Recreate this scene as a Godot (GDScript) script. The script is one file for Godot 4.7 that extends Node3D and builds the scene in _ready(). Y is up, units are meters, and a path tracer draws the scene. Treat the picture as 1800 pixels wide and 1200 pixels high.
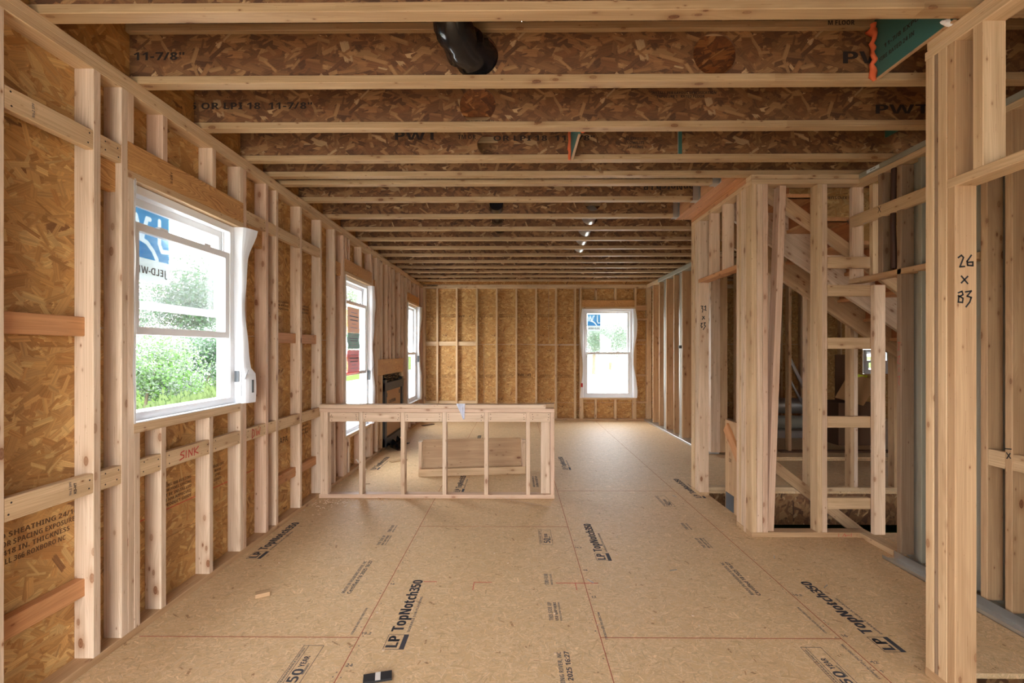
extends Node3D
# A timber-framed house under construction. World: x right, y up, z = -depth (camera at depth 0).

var rng := RandomNumberGenerator.new()
var M := {}
var used := {}

# ------------------------------------------------------------------ helpers
func P(x: float, y: float, d: float) -> Vector3:
	return Vector3(x, y, -d)

func numbered(n: String) -> String:
	if not used.has(n):
		used[n] = 0
		return n
	used[n] += 1
	return "%s_%03d" % [n, used[n]]

func thing(n: String, label: String, cat: String, at := Vector3.ZERO, group := "") -> Node3D:
	var o := Node3D.new()
	o.name = numbered(n)
	add_child(o)
	o.position = at
	o.set_meta("label", label)
	o.set_meta("category", cat)
	if group != "":
		o.set_meta("group", group)
	return o

func setting(n: String, label: String, cat: String, at := Vector3.ZERO) -> Node3D:
	var o := thing(n, label, cat, at)
	o.set_meta("kind", "structure")
	return o

func base_of(p: Node) -> Vector3:
	var v := Vector3.ZERO
	while p != self and p is Node3D:
		v += p.position
		p = p.get_parent()
	return v

# put a mesh under parent; at is a world point (parents are not turned)
func put(parent: Node3D, n: String, mesh: Mesh, mat: Material, at: Vector3, basis := Basis.IDENTITY) -> MeshInstance3D:
	var o := MeshInstance3D.new()
	o.name = n
	o.mesh = mesh
	o.material_override = mat
	parent.add_child(o, true)
	o.transform = Transform3D(basis, at - base_of(parent))
	return o

# put a mesh under a turned parent; at is in the parent's own axes
func fix(parent: Node3D, n: String, mesh: Mesh, mat: Material, at: Vector3, basis := Basis.IDENTITY) -> MeshInstance3D:
	var o := MeshInstance3D.new()
	o.name = n
	o.mesh = mesh
	o.material_override = mat
	parent.add_child(o, true)
	o.transform = Transform3D(basis, at)
	return o

func tag(o: Node3D, label: String, cat: String, group := "", kind := "") -> Node3D:
	o.set_meta("label", label)
	o.set_meta("category", cat)
	if group != "":
		o.set_meta("group", group)
	if kind != "":
		o.set_meta("kind", kind)
	return o

func solo(n: String, mesh: Mesh, mat: Material, at: Vector3, label: String, cat: String, basis := Basis.IDENTITY) -> MeshInstance3D:
	var o := put(self, numbered(n), mesh, mat, at, basis)
	tag(o, label, cat)
	return o

class MB:
	var v := PackedVector3Array()
	var n := PackedVector3Array()
	var uv := PackedVector2Array()
	func tri(a: Vector3, b: Vector3, c: Vector3, nn: Vector3, ua := Vector2.ZERO, ub := Vector2.ZERO, uc := Vector2.ZERO) -> void:
		if (b - a).cross(c - a).dot(nn) > 0.0:
			var t := b
			b = c
			c = t
			var tu := ub
			ub = uc
			uc = tu
		v.append(a); v.append(b); v.append(c)
		n.append(nn); n.append(nn); n.append(nn)
		uv.append(ua); uv.append(ub); uv.append(uc)
	func tri3(a: Vector3, b: Vector3, c: Vector3, na: Vector3, nb: Vector3, nc: Vector3, ua := Vector2.ZERO, ub := Vector2.ZERO, uc := Vector2.ZERO) -> void:
		if (b - a).cross(c - a).dot(na + nb + nc) > 0.0:
			v.append(a); v.append(c); v.append(b)
			n.append(na); n.append(nc); n.append(nb)
			uv.append(ua); uv.append(uc); uv.append(ub)
		else:
			v.append(a); v.append(b); v.append(c)
			n.append(na); n.append(nb); n.append(nc)
			uv.append(ua); uv.append(ub); uv.append(uc)
	func quad(a: Vector3, b: Vector3, c: Vector3, d: Vector3, nn: Vector3, ua := Vector2.ZERO, ub := Vector2.ZERO, uc := Vector2.ZERO, ud := Vector2.ZERO) -> void:
		tri(a, b, c, nn, ua, ub, uc)
		tri(a, c, d, nn, ua, uc, ud)
	func box(lo: Vector3, hi: Vector3) -> void:
		var c := [Vector3(lo.x, lo.y, lo.z), Vector3(hi.x, lo.y, lo.z), Vector3(hi.x, hi.y, lo.z), Vector3(lo.x, hi.y, lo.z), Vector3(lo.x, lo.y, hi.z), Vector3(hi.x, lo.y, hi.z), Vector3(hi.x, hi.y, hi.z), Vector3(lo.x, hi.y, hi.z)]
		quad(c[0], c[1], c[2], c[3], Vector3(0, 0, -1)); quad(c[4], c[5], c[6], c[7], Vector3(0, 0, 1))
		quad(c[0], c[1], c[5], c[4], Vector3(0, -1, 0)); quad(c[3], c[2], c[6], c[7], Vector3(0, 1, 0))
		quad(c[0], c[3], c[7], c[4], Vector3(-1, 0, 0)); quad(c[1], c[2], c[6], c[5], Vector3(1, 0, 0))
	func mesh() -> ArrayMesh:
		var arr := []
		arr.resize(Mesh.ARRAY_MAX)
		arr[Mesh.ARRAY_VERTEX] = v
		arr[Mesh.ARRAY_NORMAL] = n
		arr[Mesh.ARRAY_TEX_UV] = uv
		var m := ArrayMesh.new()
		m.add_surface_from_arrays(Mesh.PRIMITIVE_TRIANGLES, arr)
		return m

# a board with eased long edges, length along axis (0 x, 1 y, 2 z); grain runs along it
func board_mesh(size: Vector3, axis: int, ease := 0.0025) -> ArrayMesh:
	var mb := MB.new()
	var ua: int = [1, 2, 0][axis]
	var va: int = [2, 0, 1][axis]
	var L: float = size[axis]
	var a: float = size[ua] / 2
	var b: float = size[va] / 2
	var e: float = minf(ease, minf(a, b) * 0.4)
	var ring := [Vector2(a - e, b), Vector2(-a + e, b), Vector2(-a, b - e), Vector2(-a, -b + e), Vector2(-a + e, -b), Vector2(a - e, -b), Vector2(a, -b + e), Vector2(a, b - e)]
	var ou := rng.randf()
	var ov := rng.randf()
	var s := 0.0
	var ax := Vector3.ZERO
	ax[axis] = 1.0
	for i in 8:
		var p: Vector2 = ring[i]
		var q: Vector2 = ring[(i + 1) % 8]
		var s2 := s + p.distance_to(q)
		var mid := (q - p).orthogonal()
		if mid.dot((p + q) / 2) < 0:
			mid = -mid
		mid = mid.normalized()
		var nn := Vector3.ZERO
		nn[ua] = mid.x
		nn[va] = mid.y
		var A := Vector3.ZERO
		A[ua] = p.x; A[va] = p.y
		var B := Vector3.ZERO
		B[ua] = q.x; B[va] = q.y
		var h := ax * L / 2
		var u1 := s / 0.4 + ou
		var u2 := s2 / 0.4 + ou
		var v2 := L / 2.8 + ov
		mb.quad(A - h, B - h, B + h, A + h, nn, Vector2(u1, ov), Vector2(u2, ov), Vector2(u2, v2), Vector2(u1, v2))
		for sg in [-1.0, 1.0]:
			var c: Vector3 = ax * L / 2 * sg
			mb.tri(c, A + c, B + c, ax * sg, Vector2(ou, ov), Vector2(ou + p.x / 0.4, ov + p.y / 0.4), Vector2(ou + q.x / 0.4, ov + q.y / 0.4))
		s = s2
	return mb.mesh()

func longest(s: Vector3) -> int:
	return 0 if s.x >= s.y and s.x >= s.z else (1 if s.y >= s.z else 2)

# board between two corners given as (x, y, depth)
func brd(parent: Node3D, n: String, x0: float, x1: float, y0: float, y1: float, d0: float, d1: float, mat: Material, axis := -1) -> MeshInstance3D:
	var s := Vector3(absf(x1 - x0), absf(y1 - y0), absf(d1 - d0))
	var ax := axis if axis >= 0 else longest(s)
	return put(parent, n, board_mesh(s, ax), mat, P((x0 + x1) / 2, (y0 + y1) / 2, (d0 + d1) / 2))

func local_board(parent: Node3D, n: String, lo: Vector3, hi: Vector3, mat: Material, ease := 0.002) -> MeshInstance3D:
	return fix(parent, n, board_mesh(hi - lo, longest(hi - lo), ease), mat, (lo + hi) / 2)

# a board from one end point to another, cross-section w (across, horizontal) by t
func beam(parent: Node3D, n: String, from: Vector3, to: Vector3, w: float, t: float, mat: Material, side := Vector3(0, 0, 1)) -> MeshInstance3D:
	var y := (to - from).normalized()
	var x := y.cross(side).normalized()
	var z := x.cross(y)
	return put(parent, n, board_mesh(Vector3(w, from.distance_to(to), t), 1), mat, (from + to) / 2, Basis(x, y, z))

# flat sheet of a panel; uv in metres so that flakes keep their size
func sheet_mesh(size: Vector3, scale := 1.2) -> ArrayMesh:
	var mb := MB.new()
	var o := Vector2(rng.randf(), rng.randf())
	var h := size / 2
	for ax in 3:
		var ua := (ax + 1) % 3
		var va := (ax + 2) % 3
		if ax == 1:
			ua = 0; va = 2
		elif ax == 0:
			ua = 2; va = 1
		else:
			ua = 0; va = 1
		for sg in [-1.0, 1.0]:
			var nn := Vector3.ZERO
			nn[ax] = sg
			var q := []
			var uvs := []
			for c in [Vector2(-1, -1), Vector2(1, -1), Vector2(1, 1), Vector2(-1, 1)]:
				var pt := Vector3.ZERO
				pt[ax] = h[ax] * sg
				pt[ua] = h[ua] * c.x
				pt[va] = h[va] * c.y
				q.append(pt)
				uvs.append(o + Vector2(pt[ua], pt[va]) / scale)
			mb.quad(q[0], q[1], q[2], q[3], nn, uvs[0], uvs[1], uvs[2], uvs[3])
	return mb.mesh()

func sheet(parent: Node3D, n: String, x0: float, x1: float, y0: float, y1: float, d0: float, d1: float, mat: Material, scale := 1.2) -> MeshInstance3D:
	return put(parent, n, sheet_mesh(Vector3(absf(x1 - x0), absf(y1 - y0), absf(d1 - d0)), scale), mat, P((x0 + x1) / 2, (y0 + y1) / 2, (d0 + d1) / 2))

# rectangles left over when holes are cut out of r
func cut(r: Rect2, holes: Array) -> Array:
	var out := [r]
	for h: Rect2 in holes:
		var nxt := []
		for q: Rect2 in out:
			var i := q.intersection(h)
			if i.size.x < 0.002 or i.size.y < 0.002:
				nxt.append(q)
				continue
			if i.position.x > q.position.x + 0.002:
				nxt.append(Rect2(q.position.x, q.position.y, i.position.x - q.position.x, q.size.y))
			if i.end.x < q.end.x - 0.002:
				nxt.append(Rect2(i.end.x, q.position.y, q.end.x - i.end.x, q.size.y))
			if i.position.y > q.position.y + 0.002:
				nxt.append(Rect2(i.position.x, q.position.y, i.size.x, i.position.y - q.position.y))
			if i.end.y < q.end.y - 0.002:
				nxt.append(Rect2(i.position.x, i.end.y, i.size.x, q.end.y - i.end.y))
		out = nxt
	return out

func box_mesh(s: Vector3) -> BoxMesh:
	var m := BoxMesh.new()
	m.size = s
	return m

# lettering: at = centre of the text (world), right/up = directions of the writing, h = height of a capital
func letters(parent: Node3D, text: String, at: Vector3, right: Vector3, up: Vector3, h: float, mat: Material, length := 0.0, n := "printed_lettering") -> MeshInstance3D:
	var t := TextMesh.new()
	t.text = text
	t.font = M.font
	t.font_size = 32
	t.pixel_size = h / 23.0
	t.depth = 0.0006
	t.curve_step = 2.0
	var b := Basis(right.normalized(), up.normalized(), right.cross(up).normalized())
	if length > 0.0:
		var w := t.get_aabb().size.x
		if w > 0.0:
			b = Basis(b.x * (length / w), b.y, b.z)
	return put(parent, n, t, mat, at, b)

# hand-drawn strokes on a plane: each stroke a list of points in metres
func strokes_mesh(strokes: Array, w: float) -> ArrayMesh:
	var mb := MB.new()
	for st: Array in strokes:
		for i in st.size() - 1:
			var a: Vector2 = st[i]
			var b: Vector2 = st[i + 1]
			var t := (b - a).normalized() * w * 0.4
			var nrm := (b - a).normalized().orthogonal() * w / 2
			var q := [a - t + nrm, b + t + nrm, b + t - nrm, a - t - nrm]
			for z in [0.0005]:
				mb.quad(Vector3(q[0].x, q[0].y, z), Vector3(q[1].x, q[1].y, z), Vector3(q[2].x, q[2].y, z), Vector3(q[3].x, q[3].y, z), Vector3(0, 0, 1))
	return mb.mesh()

func strokes(parent: Node3D, list: Array, w: float, at: Vector3, right: Vector3, up: Vector3, mat: Material, n := "hand_lettering") -> MeshInstance3D:
	return put(parent, n, strokes_mesh(list, w), mat, at, Basis(right.normalized(), up.normalized(), right.cross(up).normalized()))

func tube_mesh(path: Array, radii: Array, seg := 16, ripple := 0.0) -> ArrayMesh:
	var mb := MB.new()
	var rings := []
	var norms := []
	var ref := Vector3(0.3, 0.2, 0.9).normalized()
	for i in path.size():
		var t: Vector3 = (path[mini(i + 1, path.size() - 1)] - path[maxi(i - 1, 0)]).normalized()
		var x := t.cross(ref).normalized()
		var y := x.cross(t).normalized()
		ref = y.cross(t).cross(t) * -1.0 if false else ref
		var r: float = radii[mini(i, radii.size() - 1)]
		var ring := []
		var nr := []
		for k in seg:
			var a := TAU * k / seg
			var dirv := x * cos(a) + y * sin(a)
			var rr := r * (1.0 + ripple * sin(a * 5.0 + i * 2.1) * 0.5 + ripple * sin(i * 1.7 + a * 2.0))
			ring.append(path[i] + dirv * rr)
			nr.append(dirv)
		rings.append(ring)
		norms.append(nr)
	for i in path.size() - 1:
		for k in seg:
			var k2 := (k + 1) % seg
			mb.tri3(rings[i][k], rings[i][k2], rings[i + 1][k2], norms[i][k], norms[i][k2], norms[i + 1][k2])
			mb.tri3(rings[i][k], rings[i + 1][k2], rings[i + 1][k], norms[i][k], norms[i + 1][k2], norms[i + 1][k])
	for e in [0, path.size() - 1]:
		var nn: Vector3 = (path[0] - path[1]).normalized() if e == 0 else (path[e] - path[e - 1]).normalized()
		for k in seg:
			mb.tri(path[e], rings[e][k], rings[e][(k + 1) % seg], nn)
	return mb.mesh()

# a bent sheet from a grid of points
func cloth_mesh(rows: Array) -> ArrayMesh:
	var mb := MB.new()
	for i in rows.size() - 1:
		for j in rows[i].size() - 1:
			var a: Vector3 = rows[i][j]
			var b: Vector3 = rows[i][j + 1]
			var c: Vector3 = rows[i + 1][j + 1]
			var d: Vector3 = rows[i + 1][j]
			var nn := (b - a).cross(d - a).normalized() * -1.0
			mb.quad(a, b, c, d, nn)
	return mb.mesh()

# ------------------------------------------------------------------ materials
func mat(n: String, c: Color, rough := 0.8, tex: Texture2D = null, metal := 0.0) -> StandardMaterial3D:
	var m := StandardMaterial3D.new()
	m.resource_name = n
	m.albedo_color = c
	m.roughness = rough
	m.metallic = metal
	if tex:
		m.albedo_texture = tex
	M[n] = m
	return m

func pack(c: Color) -> int:
	var v := int(clampf(c.r, 0, 1) * 255) | (int(clampf(c.g, 0, 1) * 255) << 8) | (int(clampf(c.b, 0, 1) * 255) << 16) | (255 << 24)
	return v - 4294967296 if v > 2147483647 else v

# oriented strand board: overlapping wood flakes, each a patch of its own tone
func osb_texture(w: int, h: int, colors: Array, weights: Array, count: int, lmin: float, lmax: float, wmin: float, wmax: float, spread: float, vary: float, base: Color) -> ImageTexture:
	var px := PackedInt32Array()
	px.resize(w * h)
	px.fill(pack(base))
	var mw := w - 1
	var mh := h - 1
	for f in count:
		var cx := rng.randf() * w
		var cy := rng.randf() * h
		var ang := rng.randfn(0.0, spread)
		var L := rng.randf_range(lmin, lmax)
		var W := rng.randf_range(wmin, wmax)
		if f > count * 0.8:
			L *= 0.55
			W *= 0.5
		var col: Color = colors[rng.rand_weighted(PackedFloat32Array(weights))]
		var k := 1.0 + rng.randf_range(-vary, vary)
		var ca := cos(ang) * 0.85
		var sa := sin(ang) * 0.85
		var nl := int(L / 0.85)
		var nw := int(W / 0.85)
		var skew := rng.randf_range(-0.5, 0.5)
		var streak := 1.0
		for j in nw:
			streak = lerpf(streak, 1.0 + rng.randf_range(-0.13, 0.13), 0.6)
			var ci := pack(Color(col.r * k * streak, col.g * k * streak, col.b * k * streak))
			var off := int(rng.randf() * nl * 0.08) + int(skew * j)
			var x := cx - sa * j + ca * off + 4.0 * w
			var y := cy + ca * j + sa * off + 4.0 * h
			for i in nl - int(rng.randf() * nl * 0.1):
				px[((int(y) & mh) * w) + (int(x) & mw)] = ci
				x += ca
				y += sa
	return ImageTexture.create_from_image(Image.create_from_data(w, h, false, Image.FORMAT_RGBA8, px.to_byte_array()))

func noise_image(w: int, h: int, freq: float, sd: int, oct := 3) -> Image:
	var n := FastNoiseLite.new()
	n.seed = sd
	n.noise_type = FastNoiseLite.TYPE_SIMPLEX_SMOOTH
	n.frequency = freq
	n.fractal_octaves = oct
	return n.get_seamless_image(w, h)

# sawn softwood: streaks along v, growth lines, scattered knots
func wood_texture(w: int, h: int, light: Color, dark: Color, rings: float, ring_amt: float, knots: int, knot_col: Color, sd: int) -> ImageTexture:
	var a := noise_image(w, h / 32, 0.09, sd)
	a.resize(w, h, Image.INTERPOLATE_CUBIC)
	var b := noise_image(w / 2, h / 8, 0.02, sd + 7, 2)
	b.resize(w, h, Image.INTERPOLATE_CUBIC)
	var ad := a.get_data()
	var bd := b.get_data()
	var val := PackedFloat32Array()
	val.resize(w * h)
	var warm := PackedFloat32Array()
	warm.resize(w * h)
	var kp := []
	for i in knots:
		kp.append([rng.randf() * w, rng.randf() * h, (rng.randf_range(1.8, 5.0) if i % 3 else rng.randf_range(6.0, 14.0)) * w / 512.0, rng.randf_range(0.25, 1.0)])
	for y in h:
		for x in w:
			var i := y * w + x
			var s := ad[i] / 255.0
			var g := bd[i] / 255.0
			val[i] = (s - 0.5) * 0.55 + (g - 0.5) * 0.6 + ring_amt * sin((x * rings / w + g * 5.0) * TAU)
	for k in kp:
		var r: float = k[2]
		for yy in range(int(k[1] - r * 3), int(k[1] + r * 3)):
			for xx in range(int(k[0] - r * 4), int(k[0] + r * 4)):
				var dx: float = (xx - k[0]) / r
				var dy: float = (yy - k[1]) / (r * 0.6)
				var q := sqrt(dx * dx + dy * dy)
				if q > 4.0:
					continue
				var i := posmod(yy, h) * w + posmod(xx, w)
				if q < 1.0:
					warm[i] = maxf(warm[i], k[3] * (0.9 + 0.1 * sin(q * 9.0)))
				else:
					warm[i] = maxf(warm[i], k[3] * 0.34 * pow(1.0 - (q - 1.0) / 3.0, 2.0))
	for i in 110:
		# pin knots, nail dots and short resin streaks
		var sx := rng.randi() % w
		var sy := rng.randi() % h
		var sl := 1 if i % 3 else int(rng.randf_range(6, 40))
		for k in sl:
			warm[((sy + k) % h) * w + sx] = rng.randf_range(0.3, 0.85)
			if sl == 1:
				warm[sy * w + (sx + 1) % w] = 0.7
	var px := PackedInt32Array()
	px.resize(w * h)
	for i in w * h:
		var c := light.lerp(dark, clampf(0.45 + val[i], 0, 1))
		if warm[i] > 0.01:
			c = c.lerp(knot_col, clampf(warm[i], 0, 1))
		px[i] = pack(c)
	return ImageTexture.create_from_image(Image.create_from_data(w, h, false, Image.FORMAT_RGBA8, px.to_byte_array()))

# flat-sawn pine with wide cathedral arches
func arch_texture(w: int, h: int, light: Color, dark: Color, sd: int) -> ImageTexture:
	var b := noise_image(w, h / 4, 0.012, sd, 2)
	b.resize(w, h, Image.INTERPOLATE_CUBIC)
	var bd := b.get_data()
	var px := PackedInt32Array()
	px.resize(w * h)
	for y in h:
		for x in w:
			var u := (float(x) / w - 0.5) * 2.0
			var g := bd[y * w + x] / 255.0
			var f := absf(u) * 2.2 + g * 5.0 + 0.9 * sin(y * TAU / h)
			var t := f * 2.2 - floorf(f * 2.2)
			px[y * w + x] = pack(light.lerp(dark, pow(t, 2.2) * 0.85 + (g - 0.5) * 0.3))
	return ImageTexture.create_from_image(Image.create_from_data(w, h, false, Image.FORMAT_RGBA8, px.to_byte_array()))

func c8(r: int, g: int, b: int) -> Color:
	return Color(r / 255.0, g / 255.0, b / 255.0)

func make_materials() -> void:
	var f := SystemFont.new()
	f.font_names = PackedStringArray(["Droid Sans"])
	f.font_weight = 700
	M.font = f
	var spf := wood_texture(512, 1024, c8(232, 210, 187), c8(188, 160, 133), 34.0, 0.09, 64, c8(122, 76, 46), 3)
	var pine := arch_texture(256, 1024, c8(206, 158, 102), c8(154, 104, 58), 11)
	var golden := osb_texture(1024, 1024, [c8(198, 152, 92), c8(188, 140, 80), c8(212, 172, 112), c8(174, 124, 68), c8(140, 96, 54)], [6, 5, 3, 2.2, 0.2], 2900, 60, 170, 12, 50, 0.75, 0.06, c8(182, 132, 74))
	var brown := osb_texture(1024, 512, [c8(146, 103, 64), c8(126, 84, 50), c8(170, 128, 84), c8(104, 67, 40), c8(204, 168, 124)], [5, 4, 2.2, 2.0, 0.7], 1700, 50, 120, 10, 36, 0.65, 0.09, c8(130, 87, 52))
	var tan_ := osb_texture(1024, 1024, [c8(220, 188, 148), c8(214, 181, 140), c8(226, 196, 158), c8(208, 174, 132), c8(170, 130, 92)], [6, 5, 3, 1.6, 0.08], 8000, 14, 60, 3, 13, 0.9, 0.025, c8(216, 182, 138))
	mat("stud", c8(250, 246, 240), 0.5, spf)
	mat("stud_pink", c8(248, 234, 226), 0.5, spf)
	mat("stud_pale", c8(252, 244, 234), 0.5, spf)
	mat("stud_yellow", c8(244, 232, 206), 0.55, spf)
	mat("stud_grey", c8(178, 166, 152), 0.6, spf)
	mat("fir", c8(232, 186, 142), 0.6, spf)
	mat("stud_tan", c8(220, 200, 170), 0.6, spf)
	mat("red_fir", c8(196, 134, 92), 0.6, spf)
	mat("header", c8(255, 250, 240), 0.6, pine)
	mat("flange", c8(210, 194, 162), 0.6, spf)
	mat("sheathing", c8(240, 236, 232), 0.7, golden)
	mat("web", c8(226, 220, 212), 0.7, brown)
	mat("subfloor_under", c8(214, 178, 140), 0.8, brown)
	mat("floor", c8(250, 246, 238), 0.6, tan_)
	mat("rim", c8(240, 220, 196), 0.7, golden)
	mat("ink", c8(62, 60, 66), 0.8)
	mat("ink_soft", c8(112, 100, 92), 0.8)
	mat("web_ink", c8(42, 32, 28), 0.8)
	mat("osb_ink", c8(92, 62, 36), 0.8)
	mat("marker", c8(26, 24, 26), 0.6)
	mat("red_marker", c8(196, 52, 44), 0.7)
	mat("chalk", c8(164, 84, 60), 0.9)
	mat("vinyl", c8(240, 241, 243), 0.35)
	mat("wrap", c8(236, 238, 242), 0.45)
	M.wrap.backlight_enabled = true
	M.wrap.backlight = Color(0.5, 0.5, 0.5)
	mat("wrap_outer", c8(225, 228, 232), 0.7)
	mat("wrap_print", c8(46, 46, 54), 0.6)
	var g := mat("glass", Color(0.93, 0.98, 0.98, 0.04), 0.02)
	g.transparency = BaseMaterial3D.TRANSPARENCY_ALPHA
	mat("steel", c8(192, 190, 184), 0.34, null, 0.85)
	mat("steel_dull", c8(156, 151, 134), 0.6, null, 0.25)
	mat("strap", c8(72, 76, 80), 0.5, null, 0.2)
	mat("black_plastic", c8(20, 21, 25), 0.17)
	mat("black_metal", c8(24, 24, 26), 0.5)
	mat("foam", c8(226, 106, 60), 0.7)
	mat("white_foam", c8(232, 226, 220), 0.8)
	mat("green_panel", c8(54, 98, 88), 0.65)
	mat("liner", c8(160, 155, 140), 0.7)
	mat("cardboard", c8(176, 132, 88), 0.85)
	mat("dark_cardboard", c8(104, 74, 52), 0.85)
	mat("concrete", c8(150, 147, 140), 0.95)
	mat("sticker_white", c8(226, 236, 238), 0.5)
	mat("sticker", Color.WHITE, 0.5, sticker_texture())
	M.sticker.backlight_enabled = true
	M.sticker.backlight = Color(0.7, 0.7, 0.7)
	mat("paper_orange", c8(250, 152, 4), 0.7)
	mat("paper_green", c8(18, 112, 58), 0.7)
	mat("paper_red", c8(238, 40, 12), 0.7)
	for s in ["paper_orange", "paper_green", "paper_red"]:
		M[s].backlight_enabled = true
		M[s].backlight = Color(0.24, 0.24, 0.24)
	mat("paper", c8(222, 214, 204), 0.8)
	mat("bag", c8(206, 208, 222), 0.3)
	mat("hi_vis", c8(214, 226, 60), 0.6)
	mat("grey_tape", c8(74, 80, 86), 0.5)
	mat("rust", c8(74, 48, 38), 0.6)
	mat("gravel", c8(226, 222, 212), 0.95)
	mat("grass", c8(66, 84, 34), 0.95)
	mat("leaf", c8(34, 66, 26), 0.7)
	mat("leaf_light", c8(58, 88, 30), 0.7)
	mat("leaf_deep", c8(24, 50, 24), 0.7)
	mat("weed", c8(80, 92, 56), 0.8)
	for s in ["grass", "weed"]:
		M[s].metallic_specular = 0.08
	for s in ["leaf", "leaf_light", "leaf_deep"]:
		M[s].metallic_specular = 0.08
		M[s].backlight_enabled = true
		M[s].backlight = Color(0.6, 0.6, 0.6)
	mat("bark", c8(96, 84, 66), 0.9)

func stud_mat() -> Material:
	return M[["stud", "stud_pink", "stud_pale", "stud"][rng.randi() % 4]]

# small dark nail heads; each entry is a world point, all facing dir
func nails(parent: Node3D, pts: Array, dir: Vector3) -> void:
	var mb := MB.new()
	var a := dir.cross(Vector3(0.3, 0.9, 0.4)).normalized()
	var b := dir.cross(a)
	for p: Vector3 in pts:
		for k in 6:
			var t := TAU * k / 6
			var u := TAU * (k + 1) / 6
			mb.tri(p, p + (a * cos(t) + b * sin(t)) * 0.0042, p + (a * cos(u) + b * sin(u)) * 0.0042, dir)
	put(parent, "nail_heads", mb.mesh(), M.web_ink, Vector3.ZERO).set_meta("kind", "stuff")

# ------------------------------------------------------------------ the scene
func _ready() -> void:
	rng.seed = 20250916
	var cam := Camera3D.new()
	cam.name = "camera"
	cam.position = Vector3(0, 1.425, 0)
	cam.rotation.y = atan(7.0 / 825.0)
	cam.projection = Camera3D.PROJECTION_FRUSTUM
	cam.near = 0.05
	cam.far = 400.0
	cam.size = 0.05 * 1200.0 / 825.0
	cam.frustum_offset = Vector2(0, 0.05 * 16.0 / 825.0)
	add_child(cam)
	cam.current = true
	var we := WorldEnvironment.new()
	var env := Environment.new()
	var sky := Sky.new()
	var sm := ProceduralSkyMaterial.new()
	sm.sky_top_color = Color(0.94, 0.97, 1.0)
	sm.sky_horizon_color = Color(1.0, 1.0, 1.0)
	sm.ground_horizon_color = Color(0.75, 0.75, 0.72)
	sm.ground_bottom_color = Color(0.6, 0.6, 0.56)
	sm.sky_energy_multiplier = 1.0
	sky.sky_material = sm
	env.background_mode = Environment.BG_SKY
	env.sky = sky
	env.background_energy_multiplier = 8.5
	env.tonemap_mode = Environment.TONE_MAPPER_LINEAR
	env.tonemap_exposure = 1.95
	env.sdfgi_enabled = true
	env.ssao_enabled = true
	env.ssil_enabled = true
	we.environment = env
	add_child(we)

	make_materials()
	build_floor()
	build_ceiling()
	build_wall_left()
	build_wall_far()
	build_right_walls()
	build_shell()
	build_windows()
	build_half_wall()
	build_stairs()
	build_floor_prints()
	build_ceiling_items()
	build_objects()
	build_outside()

const STUD_H := 2.696

func build_floor() -> void:
	var fl := setting("floor", "tan strand-board subfloor with red chalk lines and black maker's print", "floor")
	var holes := [Rect2(1.905, 3.70, 3.2, 1.08), Rect2(1.93, 0.6, 0.62, 1.49)]
	var xs := [-2.006, -0.78, 0.42, 1.61, 2.83, 4.05, 5.27, 6.49, 7.71, 8.1]
	var off := [2.326, 1.36, 2.335, 1.36, 2.3, 1.3, 2.3, 1.3, 2.3]
	for i in xs.size() - 1:
		var d: float = off[i] - 2.4384 * 2
		while d < 9.7:
			var r := Rect2(xs[i] + 0.0012, maxf(d, -1.7) + 0.0012, xs[i + 1] - xs[i] - 0.0024, minf(d + 2.4384, 9.7) - maxf(d, -1.7) - 0.0024)
			if r.size.y > 0.02:
				for q: Rect2 in cut(r, holes):
					sheet(fl, "floor_panel", q.position.x, q.end.x, -0.023, 0.0, q.position.y, q.end.y, M.floor, 1.1)
			d += 2.4384
	# chalk snapped over the seams and joist lines
	var lines := [[-0.78, -0.78, -1.6, 9.5], [0.42, 0.42, -1.6, 9.5], [1.61, 1.61, 0.2, 9.5]]
	for l in lines:
		sheet(fl, "chalk_line", l[0] - 0.002, l[1] + 0.002, 0.0, 0.0007, l[2], l[3], M.chalk)
	for l in [[-1.88, -0.78, 2.326], [0.42, 1.61, 2.335], [-0.78, 0.42, 3.80], [0.42, 1.61, 4.7734]]:
		sheet(fl, "chalk_line", l[0], l[1], 0.0, 0.0008, l[2] - 0.002, l[2] + 0.002, M.chalk)
	for l in [[-0.259, -0.147, 2.884, 2.888], [-0.259, -0.2555, 2.79, 2.888], [-0.57, -0.488, 2.889, 2.893], [0.244, 0.503, 2.879, 2.883], [0.361, 0.3645, 2.796, 2.88]]:
		sheet(fl, "layout_mark", l[0], l[1], 0.0, 0.0009, l[2], l[3], M.red_marker)
	# the floor structure under the stair opening
	for i in 2:
		pass

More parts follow.
